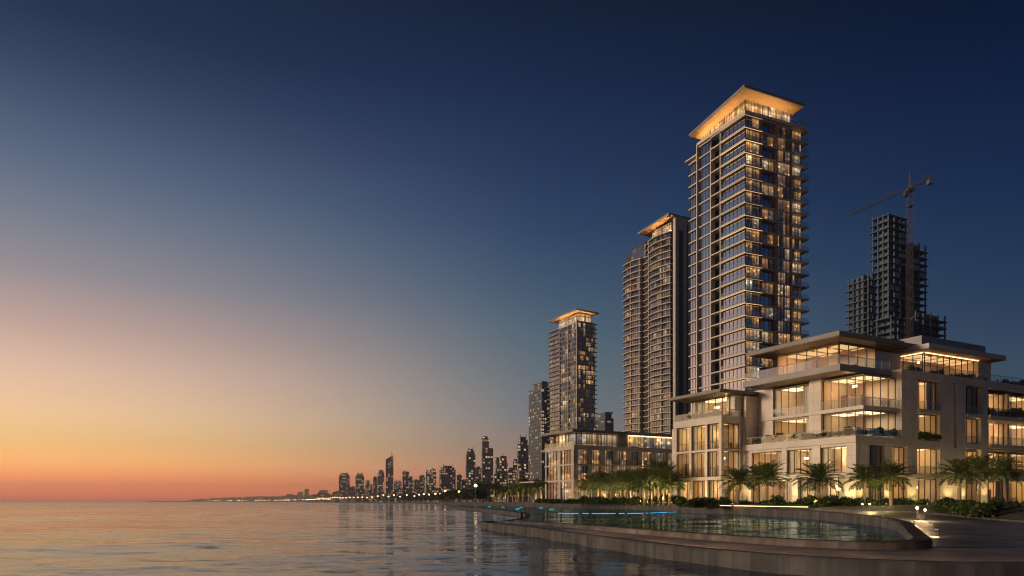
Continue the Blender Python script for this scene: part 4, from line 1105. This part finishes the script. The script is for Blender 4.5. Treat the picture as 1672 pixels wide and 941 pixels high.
cr = thing('tower_crane', (178.0, 326, 0), 0, 'thin dark tower crane standing among the unfinished towers', 'crane')
def truss(mb, p0, p1, w, bays, r=0.09, tri=False):
    p0 = Vector(p0); p1 = Vector(p1); d = (p1 - p0).normalized()
    s = d.cross(Vector((0, 0, 1)) if abs(d.z) < 0.9 else Vector((1, 0, 0))).normalized() * (w / 2); u = d.cross(s).normalized() * (w / 2)
    if u.z < 0: u = -u
    cs = [s + u, s - u, -s - u, -s + u] if not tri else [s - u, -s - u, u]
    for c in cs: mb.tube([p0 + c, p1 + c], r * 1.5, 4)
    for b in range(bays):
        a = p0.lerp(p1, b / bays); e = p0.lerp(p1, (b + 1) / bays)
        for i in range(len(cs)):
            c0, c1 = cs[i], cs[(i + 1) % len(cs)]
            mb.tube([a + c0, e + c1] if b % 2 else [a + c1, e + c0], r, 4)
            mb.tube([a + c0, a + c1], r, 4)
ZJ = 142.5
mb = MB(); truss(mb, (0, 0, 1.5), (0, 0, ZJ - 2), 1.8, 60, 0.06); mb.build('mast', MT['crane'], cr)
jd = Vector((-0.40, 0.9165, 0))
mb = MB(); truss(mb, Vector((0, 0, ZJ)) + jd * 1.2, Vector((0, 0, ZJ - 0.4)) + jd * 33, 1.2, 20, 0.055, True); mb.build('jib', MT['crane'], cr)
mb = MB(); truss(mb, Vector((0, 0, ZJ)) - jd * 1.2, Vector((0, 0, ZJ + 0.2)) - jd * 11, 1.2, 7, 0.07, True); mb.build('counter_jib', MT['crane'], cr)
mb = MB(); mb.box(-1.1, 1.1, -1.1, 1.1, ZJ - 9, ZJ - 8.4); mb.box(-1.5, 1.5, -1.5, 1.5, ZJ - 2, ZJ - 1); mb.build('slewing_ring', MT['crane'], cr)
mb = MB(); mb.box(-2.6, -1.15, -1.0, 0.6, ZJ - 4.2, ZJ - 2.1); mb.build('cab', MT['metal'], cr)
mb = MB(); mb.tube([(-0.6, 0, ZJ - 1), (0, 0, ZJ + 7)], 0.14, 4); mb.tube([(0.6, 0, ZJ - 1), (0, 0, ZJ + 7)], 0.14, 4); mb.tube([(0, 0.6, ZJ - 1), (0, 0, ZJ + 7)], 0.14, 4); mb.tube([(0, -0.6, ZJ - 1), (0, 0, ZJ + 7)], 0.14, 4)
mb.build('tower_head', MT['crane'], cr)
cwv = -jd * 9.5
mb = MB(); mb.box(cwv.x - 0.8, cwv.x + 0.8, cwv.y - 1.2, cwv.y + 1.2, ZJ - 2.6, ZJ - 0.8); mb.build('counterweight', MT['concrete_raw'], cr)
mb = MB(); mb.tube([(0, 0, ZJ + 6.9), tuple(Vector((0, 0, ZJ + 0.6)) - jd * 10)], 0.05, 4); mb.tube([(0, 0, ZJ + 6.9), tuple(Vector((0, 0, ZJ + 0.8)) + jd * 18)], 0.05, 4); mb.build('tie_cable', MT['metal'], cr)

# ------------------------------------------------------------------ far skyline
F_ = 1190.0
def sky_tower(px0, px1, py, Y, label, style, m, name='skyscraper', extra=None):
    X = ((px0 + px1) / 2 - 836) / F_ * Y; w = (px1 - px0) / F_ * Y; h = 1.8 + (819 - py) / F_ * Y
    rz = R(random.uniform(5, 13)); s = w / (math.cos(rz) + 0.8 * math.sin(rz)); d = s * 0.8
    t = thing(name, (X, Y, 0), rz, label, 'skyscraper' if name == 'skyscraper' else 'building')
    mt = MT['city'][m]
    def bx(a, b, c, e, z0, z1, nm, mm=None): MB().box(a * s, b * s, c * d, e * d, z0, z1).build(nm, mm or mt, t)
    if style == 'flat':
        bx(-.5, .5, -.5, .5, 1, h * 0.95, 'facade'); bx(-.35, .35, -.4, .4, h * 0.95, h, 'plant_room')
        for q in (-.5, -.17, .17, .5): bx(q - .02, q + .02, -.53, -.5, 1, h * 0.96, 'rib', MT['slab_dark'])
    elif style == 'step':
        bx(-.5, .5, -.5, .5, 1, h * 0.82, 'facade'); bx(-.5, .12, -.45, .45, h * 0.82, h * 0.97, 'upper_storeys'); bx(-.4, 0, -.3, .3, h * 0.97, h, 'plant_room')
    elif style == 'crown':
        bx(-.5, .5, -.5, .5, 1, h * 0.88, 'facade'); bx(-.42, .42, -.42, .42, h * 0.88, h * 0.94, 'upper_storeys'); bx(-.28, .28, -.28, .28, h * 0.94, h * 0.985, 'crown')
        for q in (-.3, .28): bx(q, q + .04, -.3, -.26, h * 0.985, h * 1.02, 'mast', MT['metal'])
    elif style == 'spire':
        bx(-.5, .5, -.5, .5, 1, h * 0.86, 'facade')
        mb = MB(); hs, hd = s / 2, d / 2
        mb.prism([(-hs, -hd), (hs, -hd), (hs, hd), (-hs, hd)], h * 0.86, [h * 0.90, h * 1.0, h * 1.0, h * 0.90]); mb.build('sloped_crown', mt, t)
        mb = MB(); mb.tube([(hs * 0.6, 0, h * 0.97), (hs * 0.6, 0, h * 1.1)], [0.9, 0.25], 5); mb.build('spire', MT['metal'], t)
    elif style == 'slab':
        bx(-.5, .5, -.5, .5, 1, h * 0.9, 'facade'); bx(-.5, -.2, -.4, .4, h * 0.9, h * 0.97, 'upper_storeys'); bx(-.1, .42, -.4, .4, h * 0.9, h, 'upper_storeys')
        bx(.1, .14, -.2, -.16, h, h * 1.06, 'mast', MT['metal'])
    return t
SKY = [
 (553, 572, 772, 1500, 'leftmost broad apartment tower standing alone at the end of the skyline', 'crown', 0),
 (580, 595.5, 772.5, 1480, 'second tower from the left end of the skyline, slim with a narrow top', 'crown', 0),
 (596, 609, 784, 1450, 'low stepped block right of the two leftmost skyline towers', 'step', 1),
 (609, 616, 778, 1600, 'thin block tucked left of the tower beside the spire', 'flat', 0),
 (616, 628, 767, 1420, 'tower with a pointed top just left of the spire skyscraper', 'crown', 2),
 (629, 643, 743, 1400, 'tall skyscraper with a sloped crown and a thin spire', 'spire', 2),
 (643, 656, 785, 1500, 'low hazy block just right of the spire skyscraper', 'flat', 1),
 (656, 675, 769, 1250, 'broad stepped tower two blocks right of the spire skyscraper', 'step', 1),
 (675, 685, 783, 1350, 'low narrow infill block in the middle of the skyline', 'flat', 1),
 (684, 694.5, 776, 1200, 'short tower left of the flat-topped dark block', 'flat', 1),
 (695, 713, 766, 1150, 'flat-topped dark block left of the widest skyline building', 'slab', 1),
 (716, 744.5, 760, 1080, 'widest skyline building, bulky with a raised middle', 'crown', 1),
 (745, 760, 775, 1100, 'lower block right of the widest skyline building', 'step', 0),
 (760, 776.5, 732, 980, 'slender tower with rooftop masts, left of the tallest far tower', 'crown', 2),
 (776, 786, 762, 1050, 'narrow dark block squeezed between two slender far towers', 'flat', 0),
 (786, 805.5, 713, 900, 'tallest tower of the far skyline with a notched top', 'step', 2),
 (808, 829, 745, 950, 'mid-height tower with a thin mast, right of the tallest far tower', 'slab', 0),
 (829, 843, 764, 900, 'low block in front of the tower pair near the bluish tower', 'flat', 1),
 (837, 847, 750, 1000, 'thin block peeping out left of the lit tower by the bluish tower', 'flat', 0),
 (844, 863, 712, 820, 'lit tower with a rounded cap beside the bluish tower', 'crown', 2),
 (846, 866, 764, 700, 'lower lit block at the foot of the bluish tower', 'step', 1),
 (806, 824, 772, 820, 'low lit block before the mid-height mast tower', 'flat', 1),
 (640, 668, 797, 1150, 'long low lit block at the foot of the spire skyscraper', 'flat', 1),
 (694, 722, 792, 1000, 'low lit block at the foot of the flat-topped dark block', 'step', 1),
 (752, 784, 783, 850, 'low wide lit block at the foot of the slender mast tower', 'flat', 1),
 (572, 580, 794, 1520, 'small block between the two leftmost skyline towers', 'flat', 1),
 (543, 553, 803, 1560, 'lowest small block at the left end of the skyline', 'step', 0),
]
for a in SKY: sky_tower(*a)

# the headland town far across the bay
hd = MB()
hl = [(-2700, 5400), (-2300, 5200), (-1900, 4700), (-1350, 3900), (-1000, 3200), (-700, 2500), (-520, 1950), (-380, 1700), (-200, 2400), (400, 4800), (-900, 6300)]
hd.prism(hl, -1, 6.0)
tag(hd.build('headland', MT['land']), kind='structure')
tw = MB(); rnd = random.Random(5)
def lerp_line(f):
    k = f * 6; i = min(5, int(k)); a, b = hl[1 + i], hl[2 + i]; return a[0] + (b[0] - a[0]) * (k - i), a[1] + (b[1] - a[1]) * (k - i)
for i in range(420):
    f = rnd.random(); x, y = lerp_line(f); dd = rnd.uniform(10, 330) 
    x += dd * 0.45; y += dd * 0.9
    w = rnd.uniform(14, 40) * y / 4000; h = rnd.uniform(8, 26) * (0.6 + 0.4 * y / 4000) * (1.0 if rnd.random() < 0.93 else 2.0) * (0.45 + min(1, f * 4 + 0.0) * 0.55)
    tw.box(x - w / 2, x + w / 2, y - w / 2, y + w / 2, 3, 6 + h)
tag(tw.build('far_town', MT['town']), 'hazy low town covering the far headland across the bay', 'town', kind='stuff')
lm = MB()
for i in range(90):
    f = rnd.uniform(0.1, 1.0); x, y = lerp_line(f); x -= 2; y -= 6; s = y / 4000 * rnd.uniform(0.9, 2.0)
    lm.box(x - s, x + s, y - s, y + s, 7, 7 + s * 1.3)
tag(lm.build('town_lights', MT['far_lamp']), 'string of tiny lights along the headland shore', 'lights', kind='stuff')

# ------------------------------------------------------------------ palms
def palm_crown(seed, nf=42, L0=2.6, leaf=20):
    rnd = random.Random(seed); mb = MB()
    for i in range(nf):
        az = i * 2.39996 + rnd.uniform(-0.25, 0.25); f = (i + 0.5) / nf
        el = R(84 - 92 * f ** 0.9) + rnd.uniform(-0.12, 0.12); ln = L0 * rnd.uniform(0.82, 1.1) * (0.8 + 0.2 * math.sin(math.pi * f))
        h = Vector((math.cos(az), math.sin(az), 0)); side = Vector((-math.sin(az), math.cos(az), 0))
        pts = []; p = Vector((0, 0, 0)); e = el
        seg = 9
        for k in range(seg + 1):
            pts.append(p.copy()); p = p + (h * math.cos(e) + Vector((0, 0, 1)) * math.sin(e)) * (ln / seg); e -= (0.062 + 0.045 * f + 0.03 * k / seg * 2)
        mb.tube(pts, [0.028 * (1 - 0.8 * k / seg) + 0.004 for k in range(seg + 1)], 3)
        for k in range(leaf):
            t = 0.16 + 0.84 * (k + 0.5) / leaf; q = t * seg; a = min(seg - 1, int(q)); c = pts[a].lerp(pts[a + 1], q - a); dr = (pts[a + 1] - pts[a]).normalized()
            up = side.cross(dr)
            if up.z < 0: up = -up
            ll = 0.62 * math.sin(math.pi * (0.18 + 0.74 * t)) ** 0.7 * rnd.uniform(0.85, 1.15)
            for sg in (-1, 1):
                o = (side * sg * 0.78 + dr * 0.62 + up * rnd.uniform(-0.05, 0.35)).normalized()
                tip = c + o * ll + Vector((0, 0, -0.12 * ll)); wv = dr * 0.045
                mid = c + o * ll * 0.5
                mb.face([c, mid - wv, tip, mid + wv])
    return mb
def palm_trunk(h, r0=0.2, r1=0.15, seed=0, lean=0.0):
    rnd = random.Random(seed); mb = MB(); pts = []; rs = []
    n = 12
    for i in range(n + 1):
        f = i / n; pts.append((lean * f * f, lean * 0.4 * f * f, h * f - (0.25 if i == 0 else 0))); rs.append((r0 * (1 + 0.35 * max(0, 0.15 - f) / 0.15) * (1 - f) + r1 * f) * (1.0 + 0.07 * (i % 2)))
    mb.tube(pts, rs, 9)
    return mb
PCR = [palm_crown(s, 44, 2.55, 20) for s in (1, 2, 3)]
PCM = []
for m in PCR:
    o = m.build('crown', MT['palm']); PCM.append(o.data); bpy.data.objects.remove(o)
PTM = []
for k, h in enumerate((2.4, 2.9, 3.3)):
    o = palm_trunk(h, 0.2, 0.15, k, (0.15, -0.1, 0.2)[k]).build('trunk', MT['bark'], smooth=True); PTM.append((o.data, h, (0.15, -0.1, 0.2)[k])); bpy.data.objects.remove(o)
def palm(loc, s, label, group, v=0, t=0, rz=None):
    r = thing('date_palm', loc, random.uniform(0, 6.28) if rz is None else rz, label, 'palm tree', group)
    r.scale = (s, s, s)
    a = bpy.data.objects.new('trunk', PTM[t][0]); C.objects.link(a); a.parent = r
    b = bpy.data.objects.new('crown', PCM[v]); C.objects.link(b); b.parent = r; b.location = (PTM[t][2], PTM[t][2] * 0.4, PTM[t][1])
    return r

UP_MESH = None
def uplight(loc, energy, label, group, aim=(0, 0, 1), big=False):
    global UP_MESH
    r = thing('garden_uplight', loc, 0, label, 'garden light', group)
    if UP_MESH is None:
        a = MB(); a.tube([(0, 0, -0.12), (0, 0, 0.14)], [0.10, 0.12], 10); o = a.build('housing', MT['metal'], r)
        b = MB(); b.tube([(0, 0, 0.141), (0, 0, 0.16)], [0.09, 0.08], 10); p = b.build('lens', MT['lens'], r)
        UP_MESH = (o.data, p.data)
    else:
        for nm, d in zip(('housing', 'lens'), UP_MESH):
            o = bpy.data.objects.new(nm, d); C.objects.link(o); o.parent = r
    l = bpy.data.lights.new('uplight_lamp', 'SPOT'); l.energy = energy * 2.6; l.color = (1.0, 0.68, 0.24); l.shadow_soft_size = 0.10; l.spot_size = R(115); l.spot_blend = 0.5
    lo = bpy.data.objects.new('uplight_lamp', l); C.objects.link(lo); lo.parent = r; lo.location = (0, 0, 0.22); lo.rotation_euler = (R(180), 0, 0)
    l2 = bpy.data.lights.new('uplight_spill', 'POINT'); l2.energy = energy * (0.7 if energy < 300 else 0.10); l2.color = (1.0, 0.70, 0.28); l2.shadow_soft_size = 0.0
    lo2 = bpy.data.objects.new('uplight_spill', l2); C.objects.link(lo2); lo2.parent = r; lo2.location = (0, -0.8, 0.9)
    return r

def atp(px, Y, z): return Vector(((px - 836) / F_ * Y, Y, z))
FG = [
 (1204, 78, 1.30, 0.86, 0, 0, 'date palm with a leaning trunk, leftmost before the pavilion left wing'),
 (1252, 82, 1.40, 0.90, 1, 1, 'date palm right of the leaning one, its crown half hidden by a twin'),
 (1238, 86, 1.40, 0.82, 2, 2, 'date palm at the back of the crowded pair before the left wing'),
 (1337, 72, 1.25, 0.92, 1, 0, 'dark full-crowned date palm standing alone before the pavilion windows'),
 (1411, 71, 1.15, 0.80, 2, 1, 'slim date palm before the pavilion front corner, left of a pair'),
 (1455, 70, 1.12, 0.84, 0, 1, 'stout date palm before the pavilion front corner, right of a pair'),
 (1566, 69, 1.30, 0.86, 1, 1, 'date palm in the dark right garden bed near the path'),
 (1597, 76, 1.40, 0.90, 2, 2, 'date palm close behind the one in the right garden bed'),
 (1642, 84, 1.40, 0.95, 0, 2, 'date palm rising before the right loggias, at the right edge'),
]
for px, Y, z, s, v, t, lab in FG:
    palm(atp(px, Y, z), s * 1.16, lab, 'palms before the pavilion', v, t)
for i, (px, Y, dz) in enumerate(((1196, 76.5, 0), (1246, 80, 0), (1262, 83, 0), (1331, 70.6, 0), (1419, 69.6, 0), (1447, 69, 0), (1561, 67.5, 0), (1590, 75, 0), (1290, 79, 0), (1380, 76, 0), (1490, 74, 0), (1630, 80, 0))):
    uplight(atp(px, Y, 1.42), 120, 'small warm uplight in the bed before the pavilion, %s from the left' % ordinal(i), 'uplights before the pavilion')
# the promenade row, from the pavilion towards the city
row = []
k = 0
for i in range(32):
    f = i / 31.0
    px = 1094 - (1094 - 786) * f
    Y = 102 + 75 * f + 170 * f ** 2.2
    row.append((px, Y))
for i, (px, Y) in enumerate(row):
    z = 1.5
    palm(atp(px + random.uniform(-3, 3), Y + random.uniform(-2, 2), z), random.uniform(0.92, 1.12) * (0.90 + Y / 420), '%s date palm left of the pavilion in the long waterfront row' % ordinal(i), 'palms along the waterfront', i % 3, (i * 7 + i // 3) % 3)
    if Y < 330:
        uplight(atp(px + 3, Y - 2.2, 1.5), 400 * (1 + max(0, Y - 130) / 170), 'warm uplight under the waterfront palms, %s from the pavilion' % ordinal(i), 'uplights along the waterfront')

# round-headed trees further along the shore
tm = []
for s in (21, 22, 23):
    o = leaf_clump(4.2, 4.2, 4.0, 900, 0.75, s, 0.2).build('crown', MT['tree']); tm.append(o.data); bpy.data.objects.remove(o)
o = palm_trunk(3.0, 0.3, 0.2, 5).build('trunk', MT['bark']); ttr = o.data; bpy.data.objects.remove(o)
for i in range(22):
    f = i / 21.0
    Y = 330 + 640 * f ** 1.1; px = 782 - (782 - 655) * f ** 0.8
    r = thing('shore_tree', atp(px, Y, 1.6), random.uniform(0, 6), '%s dark round-headed tree along the shore, counted leftward from the palm row' % ordinal(i), 'tree', 'round trees along the shore')
    s = random.uniform(0.9, 1.15) * (1.0 + 0.35 * f); r.scale = (s * 1.15, s * 1.15, s)
    a = bpy.data.objects.new('trunk', ttr); C.objects.link(a); a.parent = r
    b = bpy.data.objects.new('crown', tm[i % 3]); C.objects.link(b); b.parent = r; b.location = (0, 0, 1.9)
# street lamps of the far corniche
lp = MB(); lp.tube([(0, 0, 0), (0, 0, 6.5)], [0.14, 0.09], 6); o = lp.build('pole', MT['metal']); lpm = o.data; bpy.data.objects.remove(o)
lh = MB(); lh.tube([(0, 0, 6.4), (0, 0, 6.9), (0, 0, 7.4)], [0.35, 0.7, 0.3], 8); o = lh.build('lamp_head', MT['far_lamp']); lhm = o.data; bpy.data.objects.remove(o)
for i in range(36):
    f = i / 35.0
    Y = 300 + 1180 * f ** 0.75; 
    cx = [(-20, 300), (-40, 430), (-62, 560), (-100, 720), (-165, 900), (-270, 1150), (-405, 1490)]
    for (x0, y0), (x1, y1) in zip(cx, cx[1:]):
        if y0 <= Y <= y1: X = x0 + (x1 - x0) * (Y - y0) / (y1 - y0)
    r = thing('street_lamp', (X + 5, Y, 1.6), 0, '%s lit street lamp along the far shore, counted leftward from the palm row' % ordinal(i), 'street lamp', 'street lamps along the far shore')
    s = random.uniform(0.8, 1.25) * (0.75 + Y / 2200); r.scale = (s, s, random.uniform(0.75, 1.1))
    for nm, d in (('pole', lpm), ('lamp_head', lhm)):
        o = bpy.data.objects.new(nm, d); C.objects.link(o); o.parent = r

# ------------------------------------------------------------------ garden planting
cnt = 0
for i in range(46):
    px = 1112 + (1512 - 1112) * (i + random.uniform(0.1, 0.9)) / 46; Y = random.uniform(70.5, 76) + (6 if px < 1300 else 0)
    shrub(random.choice((0, 1, 2, 3)), atp(px, Y, 1.22), random.uniform(0.8, 1.35), '%s shrub from the left in the bed before the pavilion' % ordinal(i), 'shrubs before the pavilion')
for i in range(40):
    px = 1530 + (1700 - 1530) * random.random(); 
    t = random.random()
    Y = 46 + 20 * t
    if px < 1620: Y = max(Y, 46 + (1620 - px) / 90 * 14)
    z = 0.62 + (Y - 44) / 22 * 0.6
    shrub(random.choice((0, 1, 2, 0)), atp(px, Y, z), random.uniform(0.75, 1.2), '%s low bush of the dark planted bed at the right edge' % ordinal(i), 'bushes in the right bed')
for i in range(34):
    px = 880 + (1105 - 880) * (i + random.uniform(0.1, 0.9)) / 34; Y = 150 - (px - 880) / 225 * 46
    shrub(random.choice((0, 1, 2)), atp(px, Y, 1.45), random.uniform(0.9, 1.6), '%s shrub from the left under the waterfront palms' % ordinal(i), 'shrubs under the waterfront palms')
# planter wall with its lit coping
pw = [plocal(-6.5, 25, 0), plocal(-8.5, 14, 0), plocal(-9.5, 5, 0)]
pl = [atp(1112, 88, 1.52), atp(1200, 77, 1.50), atp(1270, 72.5, 1.45), atp(1322, 69.5, 1.42)]
ppl = smooth_line(pl, 30)
plw = wall_ribbon(ppl, 0.4, 0.4).build('planter_wall', MT['seawall'])
tag(plw, 'low stone planter wall with a lit strip below its coping', 'wall')
ls = MB(); o1 = offset_line(ppl, -0.235); loft(ls, [p + Vector((0, 0, -0.12)) for p in o1], [p + Vector((0, 0, -0.18)) for p in o1]); 
lo = ls.build('light_strip', MT['cove_soft'], plw)

for k, (x, y) in enumerate(((1.2, -1.0), (5.9, -1.0), (10.5, -1.0), (18.0, -1.0), (21.0, -1.0), (26.0, -1.2), (-1.0, 0.8), (-1.1, 8.8), (-1.1, 16.5), (-5.0, 20.9), (-5.0, 24.0))):
    uplight(plocal(x, y, 1.45), 130, 'small wall-washing light at the foot of the pavilion, %s counted from the front corner' % ordinal(k), 'wall-washing lights')
for k, x in enumerate((3.0, 7.6, 11.2, 15.2, 18.4, 22.4, 26.4)):  # fill lamps added to brighten the dark right side of the residence
    v = Matrix.Translation((14.21, 165, 0)) @ Matrix.Rotation(PR, 4, 'Z') @ Vector((x, -1.6, 1.6))
    uplight(v, 240, 'fill light added before the low residence, %s counted from its corner' % ordinal(k), 'fill lights added before the low residence')
# bollard lamps
def bollard(loc, s, label, energy):
    r = thing('bollard_lamp', loc, 0, label, 'lamp', 'bollard lamps on the promenade'); r.scale = (s, s, s)
    a = MB(); a.tube([(0, 0, -0.05), (0, 0, 0.04), (0, 0, 0.05), (0, 0, 0.62)], [0.12, 0.12, 0.05, 0.045], 10); a.build('post', MT['metal'], r)
    b = MB(); b.tube([(0, 0, 0.62), (0, 0, 0.65), (0, 0, 0.70), (0, 0, 0.75), (0, 0, 0.77)], [0.03, 0.065, 0.08, 0.06, 0.02], 10); b.build('globe', MT['lamp'], r, True)
    l = bpy.data.lights.new('bollard_glow', 'POINT'); l.energy = energy; l.color = (1.0, 0.66, 0.33); l.shadow_soft_size = 0.0
    o = bpy.data.objects.new('bollard_glow', l); C.objects.link(o); o.parent = r; o.location = (0, 0, 1.0)
bollard((25.3, 45.5, 0.70), 1.0, 'left and taller one of the two bollard lamps on the promenade', 120)
bollard((25.62, 45.2, 0.68), 0.85, 'right and shorter one of the two bollard lamps on the promenade', 110)
bollard(atp(1408, 62, 1.02), 0.8, 'left one of two small path lamps before the pavilion corner', 60)
bollard(atp(1420, 63, 1.02), 0.8, 'right one of two small path lamps before the pavilion corner', 60)

# pool ledge with its cyan light
pd = smooth_line([(5.0, 84, 0.5), (8, 82.5, 0.5), (11, 81.5, 0.5), (14, 83, 0.5), (16, 85, 0.5), (18.5, 90, 0.5), (20.8, 93, 0.5)], 60)
pdo = wall_ribbon(pd, 0.3, 0.2).build('pool_ledge', MT['seawall'])
tag(pdo, 'thin ledge in the pool carrying a glowing cyan light line', 'ledge')
ls = MB(); o1 = offset_line(pd, -0.19)
for k in range(len(o1) - 1):
    if (k * 7) % 11 > 1:
        d = 0.03 + 0.05 * random.random()
        loft(ls, [p + Vector((0, 0, -0.03)) for p in o1[k:k + 2]], [p + Vector((0, 0, -0.03 - d)) for p in o1[k:k + 2]])
ls.build('light_strip', MT['cyan'], pdo)
# teal underwater lamps at the far end of the lagoon
for k, (x, y) in enumerate(((6.0, 150), (2.0, 158), (-2.0, 165), (-5.5, 176), (1.0, 130), (6.5, 120))):
    t = thing('pool_lamp', (x, y, 0.46), 0, '%s teal pool lamp at the far left end of the lagoon, counted from the right' % ordinal((0, 2, 3, 4, 1, 5)[k]), 'lamp', 'teal pool lamps')
    MB().tube([(0, 0, -0.1), (0, 0, 0.02)], [0.5, 0.5], 12).build('lamp_body', MT['metal'], t)
    MB().tube([(0, 0, 0.021), (0, 0, 0.14)], [0.45, 0.3], 12).build('lens', MT['teal'], t)
# small hooded path lights beside the pool wall
for k, (x, y) in enumerate(((16.6, 28.5), (19.3, 35.0), (21.9, 43.0), (23.9, 53.0), (24.9, 62.0))):
    r = thing('path_light', (x, y, promz(y)), 0, '%s little hooded path light beside the pool wall, counted from the pier' % ordinal(k), 'path light', 'path lights by the pool wall')
    MB().tube([(0, 0, -0.05), (0, 0, 0.26)], [0.035, 0.03], 8).build('post', MT['metal'], r)
    MB().tube([(0, 0, 0.27), (0, 0, 0.29), (0, 0, 0.33)], [0.09, 0.09, 0.03], 10).build('hood', MT['metal'], r)
    MB().tube([(0, 0, 0.262), (0, 0, 0.268)], [0.06, 0.06], 10).build('lens', MT['lens'], r)
    l = bpy.data.lights.new('path_glow', 'SPOT'); l.energy = 420; l.color = (1.0, 0.62, 0.30); l.shadow_soft_size = 0.05; l.spot_size = R(165); l.spot_blend = 0.8
    o = bpy.data.objects.new('path_glow', l); C.objects.link(o); o.parent = r; o.location = (0, 0, 0.25)

# ---- evening haze over the bay
hz = MB(); hz.box(-6050, 6050, -100, 6550, -2, 153)
hm, ht, ho = mat('haze'); pv = N(ht, 'ShaderNodeVolumePrincipled'); pv.inputs['Color'].default_value = (0.98, 0.97, 0.97, 1)
pv.inputs['Density'].default_value = 2.2e-4; pv.inputs['Anisotropy'].default_value = 0.82
L(ht, pv.outputs[0], ho.inputs['Volume'])
tag(hz.build('haze', hm), 'thin evening haze over the bay and the far skyline', 'haze', kind='stuff')
